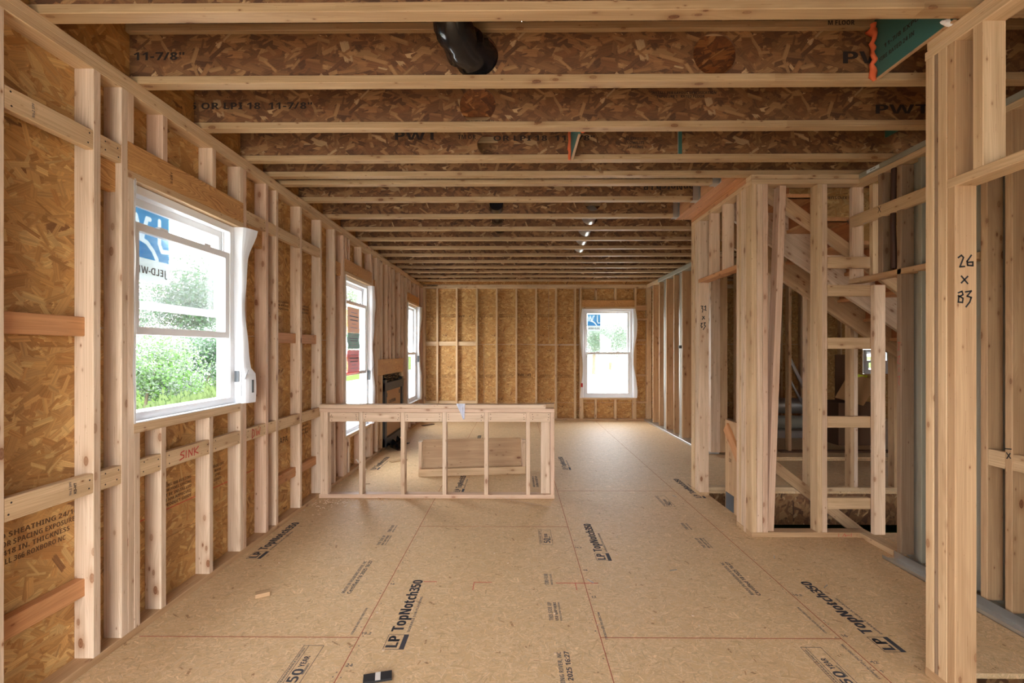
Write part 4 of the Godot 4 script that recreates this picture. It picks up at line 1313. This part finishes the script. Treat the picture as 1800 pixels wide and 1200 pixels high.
func build_floor_prints() -> void:
	var fl: Node3D = get_node("floor")
	var R := P(0, 0, 1)
	var U := Vector3(-1, 0, 0)
	for q in [[-0.638, 2.234], [-1.852, 3.20], [0.550, 3.19], [1.745, 2.234], [-0.63, 4.72], [0.56, 5.62], [1.74, 4.55], [-1.75, 5.6], [-0.64, 7.2], [0.55, 7.9]]:
		lp_print(fl, q[0], q[1], M.ink)
	for q in [[-1.025, 1.975, 2.262], [1.366, 1.98, 2.268], [0.175, 3.449, 3.735], [1.36, 4.30, 4.62]]:
		fifty(fl, q[0], q[1], q[2])
	for q in [[-1.028, 2.74], [0.192, 1.79], [1.372, 2.74], [0.18, 4.9]]:
		letters(fl, "MADE IN ROARING RIVER, NC", P(q[0] + 0.010, 0.0004, q[1] + 0.22), R, U, 0.020, M.ink_soft, 0.42)
		letters(fl, "Certified 18 2025 16:27", P(q[0] + 0.046, 0.0004, q[1] + 0.22), R, U, 0.024, M.ink, 0.43)
	for q in [[0.18, 2.48], [-1.02, 3.43], [1.36, 3.40]]:
		letters(fl, "THIS SIDE UP", P(q[0] + 0.008, 0.0004, q[1] + 0.09), R, U, 0.022, M.ink_soft, 0.18)
		letters(fl, "USE GAP HERE", P(q[0] + 0.038, 0.0004, q[1] + 0.09), R, U, 0.016, M.ink, 0.18)
		letters(fl, "FOLLOW GUIDE", P(q[0] + 0.060, 0.0004, q[1] + 0.09), R, U, 0.010, M.ink_soft, 0.18)
	for q in [[0.19, 2.86], [-1.0, 3.68], [1.37, 3.75]]:
		letters(fl, "STURD-I-FLOOR", P(q[0], 0.0004, q[1] + 0.07), R, U, 0.024, M.ink_soft, 0.14)
		letters(fl, "RATED 24 OC", P(q[0] + 0.03, 0.0004, q[1] + 0.07), R, U, 0.012, M.ink_soft, 0.14)
	for q in [[0.448, 2.44], [-0.825, 2.47], [1.565, 2.50], [1.58, 2.17]]:
		letters(fl, "STRENGTH AXIS THIS DIRECTION", P(q[0], 0.0004, q[1]), R, U, 0.012, M.ink_soft, 0.24)
	# nail heads and numbers along the seams
	var nh := MB.new()
	for i in 150:
		var x: float = [-0.78, 0.42, 1.61][i % 3] + [-0.018, 0.018][rng.randi() % 2] + rng.randf_range(-0.004, 0.004)
		var d := rng.randf_range(1.4, 6.0)
		for k in 6:
			var a := TAU * k / 6
			var b := TAU * (k + 1) / 6
			nh.tri(P(x, 0.0004, d), P(x + cos(a) * 0.004, 0.0004, d + sin(a) * 0.004), P(x + cos(b) * 0.004, 0.0004, d + sin(b) * 0.004), Vector3.UP)
	var nm := put(fl, "nail_heads", nh.mesh(), M.ink_soft, Vector3.ZERO)
	nm.set_meta("kind", "stuff")
	for q in [[-0.755, 2.86, "16"], [-0.755, 2.36, "19.2"], [-0.755, 2.12, "24"], [0.45, 3.05, "16"], [0.45, 2.72, "12"], [0.45, 3.4, "19.2"], [1.64, 2.36, "16"], [1.64, 2.16, "12"], [1.64, 2.75, "19.2"]]:
		letters(fl, q[2], P(q[0], 0.0004, q[1]), Vector3(1, 0, 0), P(0, 0, 1), 0.02, M.ink_soft)

# ------------------------------------------------------------------ things in the ceiling
func build_ceiling_items() -> void:
	var d := thing("flexible_duct", "glossy black plastic-wrapped flexible duct bending through a joist hole", "duct", P(-0.25, 2.8, 2.3))
	var ctl := Curve3D.new()
	ctl.add_point(P(-0.318, 3.07, 2.06), Vector3.ZERO, Vector3(0.0, -0.05, 0.0))
	ctl.add_point(P(-0.296, 2.93, 2.18), P(-0.008, 0.055, -0.04), P(0.02, -0.025, 0.05))
	ctl.add_point(P(-0.178, 2.918, 2.43), P(-0.075, -0.004, -0.09), Vector3.ZERO)
	var path := []
	for i in 22:
		path.append(ctl.sample_baked(ctl.get_baked_length() * i / 21.0))
	var r1 := []
	for i in 13:
		r1.append(0.080 + 0.008 * minf(1.0, i / 5.0) - (0.012 if i > 11 else 0.0))
	put(d, "insulated_sleeve", tube_mesh(path.slice(0, 13), r1, 22, 0.03), M.black_plastic, Vector3.ZERO)
	var r2 := []
	for i in 11:
		r2.append(0.084 + 0.015 * minf(1.0, i / 3.0) + 0.003 * sin(i * 2.4))
	put(d, "taped_collar", tube_mesh(path.slice(11, 22), r2, 30, 0.05), M.black_plastic, Vector3.ZERO)
	var e := thing("round_duct", "shiny round metal duct running through holes in the distant joists", "duct", P(0.87, 2.92, 6))
	put(e, "pipe", tube_mesh([P(0.815, 2.923, 5.1), P(0.84, 2.923, 5.5), P(0.87, 2.923, 6.0), P(0.915, 2.923, 6.75), P(0.93, 2.923, 7.1)], [0.075], 18), M.steel, Vector3.ZERO)
	put(e, "joint_band", tube_mesh([P(0.868, 2.923, 5.98), P(0.87, 2.923, 6.04)], [0.079], 18), M.steel, Vector3.ZERO)
	var g := thing("dark_duct", "short black duct piece crossing joist holes over the living room", "duct", P(-0.2, 2.92, 5.2))
	put(g, "pipe", tube_mesh([P(-0.197, 2.90, 4.70), P(-0.21, 2.91, 5.2), P(-0.2, 2.923, 5.75)], [0.07], 16), M.black_plastic, Vector3.ZERO)
	put(g, "joint_band", tube_mesh([P(-0.206, 2.908, 5.0), P(-0.207, 2.909, 5.04)], [0.074], 16), M.black_plastic, Vector3.ZERO)
	# green draft-stop panels sealed with orange foam
	var p := thing("draft_stop_panel", "large dark green panel sealed with orange foam between near joists", "panel", P(1.79, 2.78, 2.13))
	sheet(p, "panel", 1.785, 1.797, 2.775, 3.07, 1.93, 2.352, M.green_panel)
	brd(p, "panel_edge", 1.783, 1.799, 2.768, 2.775, 1.93, 2.37, M.stud_tan)
	var fp := []
	var fr := []
	for i in 15:
		fp.append(P(1.783 - 0.01 + 0.008 * sin(i * 2.3), 3.05 - i * 0.0205, 2.345 + 0.006 * sin(i * 1.3)))
		fr.append([0.016, 0.013, 0.02, 0.012, 0.011, 0.01, 0.011, 0.009, 0.011, 0.012, 0.01, 0.016, 0.02, 0.014, 0.006][i])
	put(p, "foam_bead", tube_mesh(fp, fr, 10, 0.25), M.foam, Vector3.ZERO)
	letters(p, "11-7/8 EXPOSURE", P(1.7845, 2.90, 2.15), P(0, 0, -1), Vector3(0, 1, 0), 0.02, M.web_ink, 0.28)
	letters(p, "FIRE RATED 24 IN", P(1.7845, 2.85, 2.22), P(0, 0, -1), Vector3(0, 1, 0), 0.02, M.web_ink, 0.2)
	var q := thing("draft_stop_panel", "small green panel with orange foam hanging mid-ceiling below a joist", "panel", P(0.39, 2.75, 3.1))
	sheet(q, "panel", 0.385, 0.397, 2.762, 3.03, 2.90, 3.31, M.green_panel)
	brd(q, "panel_edge", 0.383, 0.399, 2.755, 2.762, 2.90, 3.31, M.stud_tan)
	var gp := []
	for i in 10:
		gp.append(P(0.378 + 0.004 * sin(i * 2.0), 3.0 - i * 0.026, 3.305))
	put(q, "foam_bead", tube_mesh(gp, [0.009, 0.012, 0.01, 0.011, 0.012, 0.011, 0.013, 0.014, 0.012, 0.007], 8, 0.2), M.foam, Vector3.ZERO)
	put(q, "foam_blob", tube_mesh([P(0.40, 2.79, 2.915), P(0.415, 2.792, 2.915), P(0.43, 2.79, 2.915)], [0.012, 0.018, 0.008], 8, 0.2), M.foam, Vector3.ZERO)
	var r := thing("green_strip", "narrow dark green strip glued on a joist web, right of centre", "strip", P(1.16, 2.8, 3.33))
	sheet(r, "strip", 1.150, 1.176, 2.815, 3.03, 3.3335, 3.337, M.green_panel)
	sheet(r, "strip_edge", 1.146, 1.150, 2.815, 3.03, 3.334, 3.337, M.steel_dull)
	var s := thing("draft_stop_panel", "green panel in the ceiling above the steel track at right", "panel", P(2.6, 2.9, 3.1))
	sheet(s, "panel", 2.60, 2.612, 2.93, 3.06, 2.95, 3.33, M.green_panel)
	brd(s, "panel_edge", 2.598, 2.614, 2.926, 2.93, 2.95, 3.33, M.green_panel)
	# dab of pale foam on the near right top plate
	var wf := tube_mesh([P(1.76, 2.778, 1.95), P(1.785, 2.782, 1.955), P(1.805, 2.775, 1.95)], [0.01, 0.018, 0.008], 8, 0.3)
	solo("foam_dab", wf, M.white_foam, Vector3.ZERO, "small white foam dab stuck on the near right top plate", "foam")

# ------------------------------------------------------------------ loose things
func chip(x: float, d: float, L: float, w: float, h: float, turn: float, m: Material, label: String, n: String, cat: String) -> void:
	var mb := board_mesh(Vector3(L, h, w), 0, 0.001)
	solo(n, mb, m, P(x, h / 2 + 0.0005, d), label, cat, Basis(Vector3.UP, turn))

func build_objects() -> void:
	# open wooden box lying behind the half wall
	var b := thing("wooden_box", "open shallow wooden box of pine boards lying behind the half wall", "box", P(-0.5, 0, 5.4))
	b.rotation.y = 0.12
	local_board(b, "bottom_board", Vector3(-0.61, 0.0, 0.0), Vector3(0.61, 0.085, 0.04), M.stud_yellow)
	local_board(b, "base_board", Vector3(-0.61, 0.0, -0.25), Vector3(0.61, 0.038, -0.001), M.stud_yellow)
	local_board(b, "side_board", Vector3(-0.61, 0.086, -0.05), Vector3(-0.572, 0.39, 0.04), M.stud_pale)
	local_board(b, "side_board", Vector3(0.572, 0.086, -0.05), Vector3(0.61, 0.39, 0.04), M.stud_pale)
	fix(b, "back_board", board_mesh(Vector3(1.14, 0.36, 0.03), 0), M.stud_tan, Vector3(0, 0.215, -0.08), Basis(Vector3(1, 0, 0), -0.18))
	# fireplace insert
	var f := thing("fireplace_insert", "black fireplace box with a cardboard-covered front set in the left wall", "fireplace", P(-1.95, 0, 7.25))
	brd(f, "frame_side", -1.875, -1.99, 0.04, 1.0, 6.70, 6.80, M.black_metal)
	brd(f, "frame_side", -1.875, -1.99, 0.04, 1.0, 7.70, 7.80, M.black_metal)
	brd(f, "frame_top", -1.87, -1.99, 0.84, 0.96, 6.70, 7.80, M.black_metal)
	brd(f, "frame_bottom", -1.86, -1.99, 0.04, 0.16, 6.70, 7.80, M.black_metal)
	var cb := brd(f, "cardboard_cover", -1.90, -1.93, 0.161, 0.839, 6.802, 7.698, M.cardboard)
	letters(f, "CAUTION", P(-1.898, 0.66, 7.18), P(0, 0, 1), Vector3(0, 1, 0), 0.05, M.marker, 0.4)
	letters(f, "DO NOT STACK", P(-1.898, 0.58, 7.2), P(0, 0, 1), Vector3(0, 1, 0), 0.02, M.ink_soft)
	for d: float in [6.86, 7.6]:
		brd(f, "handle_slot", -1.897, -1.9, 0.74, 0.80, d, d + 0.05, M.black_metal)
	brd(f, "back_panel", -1.985, -1.993, 0.0, 1.07, 6.70, 7.80, M.black_metal)
	var rows := []
	for i in 6:
		var row := []
		for j in 10:
			row.append(P(-1.90 + 0.02 * sin(i * 2.3 + j * 1.7), 0.97 + 0.1 * i / 5.0, 6.72 + 0.9 * j / 9.0))
		rows.append(row)
	put(f, "plastic_film", cloth_mesh(rows), M.black_plastic, Vector3.ZERO)
	var rows2 := []
	for i in 6:
		var row := []
		for j in 12:
			row.append(P(-1.84 + 0.2 * i / 5.0, maxf(0.002, 0.06 + 0.05 * sin(j * 1.3 + i * 0.9) - 0.016 * i), 6.66 + 0.6 * j / 11.0))
		rows2.append(row)
	solo("crumpled_film", cloth_mesh(rows2), M.black_plastic, Vector3.ZERO, "crumpled dark plastic film on the floor before the fireplace", "plastic film")
	# scraps on the floor
	chip(-1.475, 2.72, 0.075, 0.045, 0.022, 0.5, M.stud_tan, "small wood offcut on the floor near the left wall", "wood_offcut", "wood scrap")
	var bk := thing("black_packet", "small flat black packet with pale lettering on the near floor", "packet", P(-0.6, 0, 2.03))
	bk.rotation.y = 0.25
	local_board(bk, "body", Vector3(-0.06, 0.004, -0.028), Vector3(0.06, 0.014, 0.028), M.black_metal)
	local_board(bk, "label_strip", Vector3(-0.01, 0.0141, -0.026), Vector3(0.012, 0.0147, 0.026), M.paper)
	local_board(bk, "foot", Vector3(-0.03, 0.0, 0.0), Vector3(0.0, 0.004, 0.02), M.paper)
	var a0 := P(-0.092, 0.008, 4.486)
	var a1 := P(0.324, 0.006, 4.247)
	var stp := put(self, numbered("wood_strip"), board_mesh(Vector3(0.012, a0.distance_to(a1), 0.006), 1, 0.001), M.stud_pale, (a0 + a1) / 2, Basis((a1 - a0).normalized().cross(Vector3.UP), (a1 - a0).normalized(), Vector3.UP.cross((a1 - a0).normalized().cross(Vector3.UP).cross((a1 - a0).normalized()).normalized())).orthonormalized())
	tag(stp, "thin pale wood strip lying before the half wall", "wood scrap")
	chip(-1.52, 6.05, 0.22, 0.08, 0.012, 0.7, M.stud_tan, "dark flat scrap of board on the living room floor", "board_scrap", "wood scrap")
	chip(-1.68, 8.95, 0.26, 0.08, 0.012, 0.9, M.dark_cardboard, "dark scrap on the floor near the end wall", "board_scrap", "wood scrap")
	chip(-1.62, 5.0, 0.12, 0.008, 0.004, 0.1, M.stud_tan, "thin splinter on the floor just behind the half wall", "wood_splinter", "wood scrap")
	var pr := []
	for i in 5:
		var row := []
		for j in 5:
			row.append(P(-1.86 + 0.10 * i / 4.0, 0.16 - 0.035 * i + 0.01 * sin(j), 5.42 + 0.06 * j / 4.0 + 0.06 * i / 4.0))
		pr.append(row)
	solo("paper_scrap", cloth_mesh(pr), M.paper, Vector3.ZERO, "curled white paper scrap against the left wall plate", "paper scrap")
	# nails and bright crumbs
	for q in [[1.87, 2.85, 0.7, "on the floor beside the right printed letters"], [0.46, 2.9, 2.2, "near the red cross line in mid floor"], [1.78, 3.25, 1.1, "before the stair framing"], [1.02, 3.05, 0.3, "alone on the middle floor panel"], [1.55, 4.6, 2.0, "near the wide doorway post"]]:
		chip(q[0], q[1], 0.05, 0.005, 0.005, q[2], M.steel, "loose steel nail " + q[3], "nail", "nail")
	# sawdust beside the half wall
	var sd := MB.new()
	for i in 260:
		var x := rng.randf_range(-1.9, -1.2) if i < 180 else rng.randf_range(-1.8, 1.6)
		var d := 4.5 - absf(rng.randfn(0.0, 0.16)) if i < 180 else rng.randf_range(2.2, 4.4)
		var s := rng.randf_range(0.002, 0.006)
		sd.box(P(x - s, 0.0, d + s), P(x + s, s * 0.8, d - s))
	var sw := put(self, "sawdust", sd.mesh(), M.stud_pale, Vector3.ZERO)
	tag(sw, "pale sawdust and wood crumbs scattered over the subfloor", "sawdust", "", "stuff")
	# the room beyond the stair
	var cx := thing("cardboard_box", "open brown cardboard box with raised flaps in the room beyond", "box", P(5.1, 0, 7.3))
	brd(cx, "body", 4.85, 5.40, 0.0, 0.64, 7.10, 7.55, M.dark_cardboard)
	beam(cx, "flap", P(5.0, 0.66, 7.09), P(5.1, 1.04, 6.92), 0.42, 0.006, M.cardboard, Vector3(0, 0.3, 1))
	brd(cx, "lid", 5.10, 5.45, 0.641, 1.36, 7.54, 7.555, M.dark_cardboard)
	var vest := []
	for i in 5:
		var row := []
		for j in 7:
			row.append(P(4.90 + 0.25 * j / 6.0, 1.075 - 0.012 * i + 0.012 * sin(j + i), 6.905 + 0.03 * i / 4.0))
		vest.append(row)
	solo("safety_vest", cloth_mesh(vest), M.hi_vis, Vector3.ZERO, "bright yellow-green cloth hung on the open box flap", "cloth")
	var du := thing("duct_stack", "shiny sheet-metal ducts stacked on the floor of the next room", "duct", P(4.55, 0, 7.9))
	put(du, "round_pipe", tube_mesh([P(4.2, 0.50, 7.95), P(4.9, 0.50, 7.9)], [0.13], 16), M.steel, Vector3.ZERO)
	put(du, "round_pipe", tube_mesh([P(4.2, 0.24, 7.85), P(5.0, 0.24, 7.8)], [0.11], 16), M.steel_dull, Vector3.ZERO)
	brd(du, "flat_duct", 4.1, 5.1, 0.0, 0.12, 7.68, 8.05, M.steel)
	beam(du, "leaning_angle", P(4.95, 0.35, 7.75), P(4.55, 1.30, 7.85), 0.05, 0.03, M.steel, Vector3(0, 0, 1))
	beam(du, "leaning_angle", P(4.82, 0.35, 7.76), P(4.50, 1.05, 7.85), 0.03, 0.02, M.steel, Vector3(0, 0, 1))
	var pl := thing("plywood_stack", "low stack of brown plywood sheets on the next room floor", "plywood", P(4.3, 0, 5.9))
	for k in 2:
		sheet(pl, "plywood_sheet", 2.95, 5.6, 0.001 + k * 0.018, 0.018 + k * 0.018, 6.12 + k * 0.03, 6.42, M.floor)
	var tr := thing("metal_trim_crate", "brown crate with bright metal edges against the far right wall", "crate", P(2.7, 0, 6.85))
	brd(tr, "body", 2.668, 2.80, 0.031, 0.62, 6.765, 7.115, M.dark_cardboard)
	for y: float in [0.20, 0.55]:
		brd(tr, "metal_edge", 2.655, 2.667, y, y + 0.07, 6.765, 7.115, M.steel)

# ------------------------------------------------------------------ outdoors
func crown_mesh(rx: float, ry: float, count: int, leaf: float, lumps: int) -> ArrayMesh:
	var mb := MB.new()
	var cs := []
	for i in lumps:
		var v := Vector3(rng.randfn(), rng.randfn(), rng.randfn()).normalized() * rng.randf_range(0.2, 0.8)
		cs.append([Vector3(v.x * rx, ry + v.y * ry * 0.8, v.z * rx), rng.randf_range(0.28, 0.5)])
	for i in count:
		var c: Array = cs[i % lumps]
		var dir := Vector3(rng.randfn(), rng.randfn(), rng.randfn()).normalized()
		var p: Vector3 = c[0] + Vector3(dir.x * rx, dir.y * ry, dir.z * rx) * c[1] * rng.randf_range(0.55, 1.1)
		if p.y < 0.02:
			continue
		var n := (dir + Vector3(rng.randfn(), rng.randfn(), rng.randfn()) * 0.6).normalized()
		var t := n.cross(Vector3(rng.randfn(), rng.randfn(), rng.randfn())).normalized()
		var b := n.cross(t)
		var L := leaf * rng.randf_range(0.6, 1.3)
		mb.quad(p, p + t * L * 0.5 + b * L * 0.28, p + t * L, p + t * L * 0.5 - b * L * 0.28, n)
	return mb.mesh()

func build_outside() -> void:
	var gr := setting("ground", "bright grassy ground outside the left windows", "ground", Vector3(0, -0.6, 0))
	sheet(gr, "grass_ground", -120.0, 120.0, -0.7, -0.6, -60.0, 160.0, M.grass)
	sheet(gr, "gravel_strip", -7.3, 40.0, -0.6, -0.58, 9.9, 18.0, M.gravel)
	sheet(gr, "gravel_strip", -11.0, 40.0, -0.6, -0.58, 18.0, 60.0, M.gravel)
	sheet(gr, "gravel_strip", 2.0, 40.0, -0.6, -0.58, 60.0, 140.0, M.gravel)
	sheet(gr, "gravel_strip", -6.5, -2.3, -0.6, -0.58, -20.0, 9.9, M.gravel)
	sheet(gr, "gravel_strip", -40.0, 40.0, -0.6, -0.58, -30.0, -2.0, M.gravel)
	var crowns := [crown_mesh(1.5, 1.2, 11000, 0.085, 18), crown_mesh(1.7, 1.5, 12000, 0.09, 22), crown_mesh(2.4, 2.6, 15000, 0.12, 30)]
	var shrub := [["pale arching shrub left of the kitchen window view", -13.2, 16.6, 1.4, 0, "leaf_light"], ["dense green shrub in the middle of the kitchen window view", -14.6, 22.0, 1.45, 1, "leaf"], ["broad bush at right of the kitchen window view", -17.4, 27.6, 1.55, 0, "leaf"], ["dark undergrowth bush low behind the shrubs", -20.5, 18.0, 1.45, 1, "leaf_deep"], ["bush far along the hedge outside", -16.0, 34.0, 1.8, 1, "leaf"], ["light bush beyond the tall left window", -14.0, 44.0, 1.9, 0, "leaf_light"]]
	for q in shrub:
		var t := thing("shrub", q[0], "shrub", P(q[1], -0.6, q[2]), "shrubs outside the left windows")
		var k: float = q[3]
		put(t, "foliage", crowns[q[4]], M[q[5]], P(q[1], -0.95, q[2]), Basis(Vector3.UP, q[1] * 3.0).scaled(Vector3(k, k, k)))
		put(t, "stems", tube_mesh([P(q[1], -0.6, q[2]), P(q[1] + 0.1, 0.1, q[2]), P(q[1] + 0.3, 1.0, q[2] + 0.2)], [0.06, 0.04, 0.02], 7), M.bark, Vector3.ZERO)
	var trees := [["tall leafy tree filling the kitchen window's upper right", -22.4, 32.5, 1.75, 2, "leaf"], ["green tree behind the shrubs at the kitchen window's left", -23.0, 24.0, 1.4, 2, "leaf"], ["deep green tree further along the hedge", -26.0, 42.0, 1.8, 2, "leaf_deep"], ["pale tree seen through the second window's top", -18.0, 54.0, 2.2, 2, "leaf_light"], ["distant round tree left in the end window", 6.6, 40.0, 0.9, 2, "leaf"], ["distant tallest tree in the end window", 9.0, 45.0, 1.0, 2, "leaf"], ["distant tree at right in the end window", 12.2, 50.5, 1.0, 2, "leaf"]]
	for q in trees:
		var t := thing("tree", q[0], "tree", P(q[1], -0.6, q[2]), "trees outside the house")
		var k: float = q[3]
		put(t, "crown", crowns[q[4]], M[q[5]], P(q[1], -0.1, q[2]), Basis(Vector3.UP, q[1] * 2.0).scaled(Vector3(k, k, k)))
		put(t, "trunk", tube_mesh([P(q[1], -0.6, q[2]), P(q[1] + 0.05, 1.0, q[2]), P(q[1] + 0.2, 3.2 * k, q[2])], [0.16, 0.13, 0.05], 9), M.bark, Vector3.ZERO)
	# tall weeds at the foot of the hedge
	var wb := MB.new()
	for i in 6500:
		var d := rng.randf_range(10.0, 32.0)
		var x := -8.4 - (d - 10.0) * 0.32 + clampf(rng.randfn(0.0, 0.6), -1.2, 1.2)
		var h := rng.randf_range(0.12, 0.5) + (0.5 * rng.randf() if i % 4 == 0 else 0.0)
		var lean := Vector3(rng.randfn() * 0.15, 0, rng.randfn() * 0.15)
		var p := P(x, -0.6, d)
		var sd := Vector3(rng.randfn(), 0, rng.randfn()).normalized() * 0.022
		var nn := sd.cross(Vector3.UP).normalized()
		wb.tri(p - sd, p + sd, p + lean + Vector3(0, h, 0), nn)
		if i % 3 == 0:
			var tp := p + lean * 0.8 + Vector3(0, h * 0.75, 0)
			wb.quad(tp, tp + Vector3(0.08, 0.06, 0.02), tp + Vector3(0.02, 0.18, 0.04), tp + Vector3(-0.06, 0.08, -0.02), Vector3(0.5, 0.3, 0.8).normalized())
	var wd := put(self, "tall_weeds", wb.mesh(), M.weed, Vector3.ZERO)
	tag(wd, "tall yellow-green weeds along the foot of the shrubs outside", "weeds", "", "stuff")
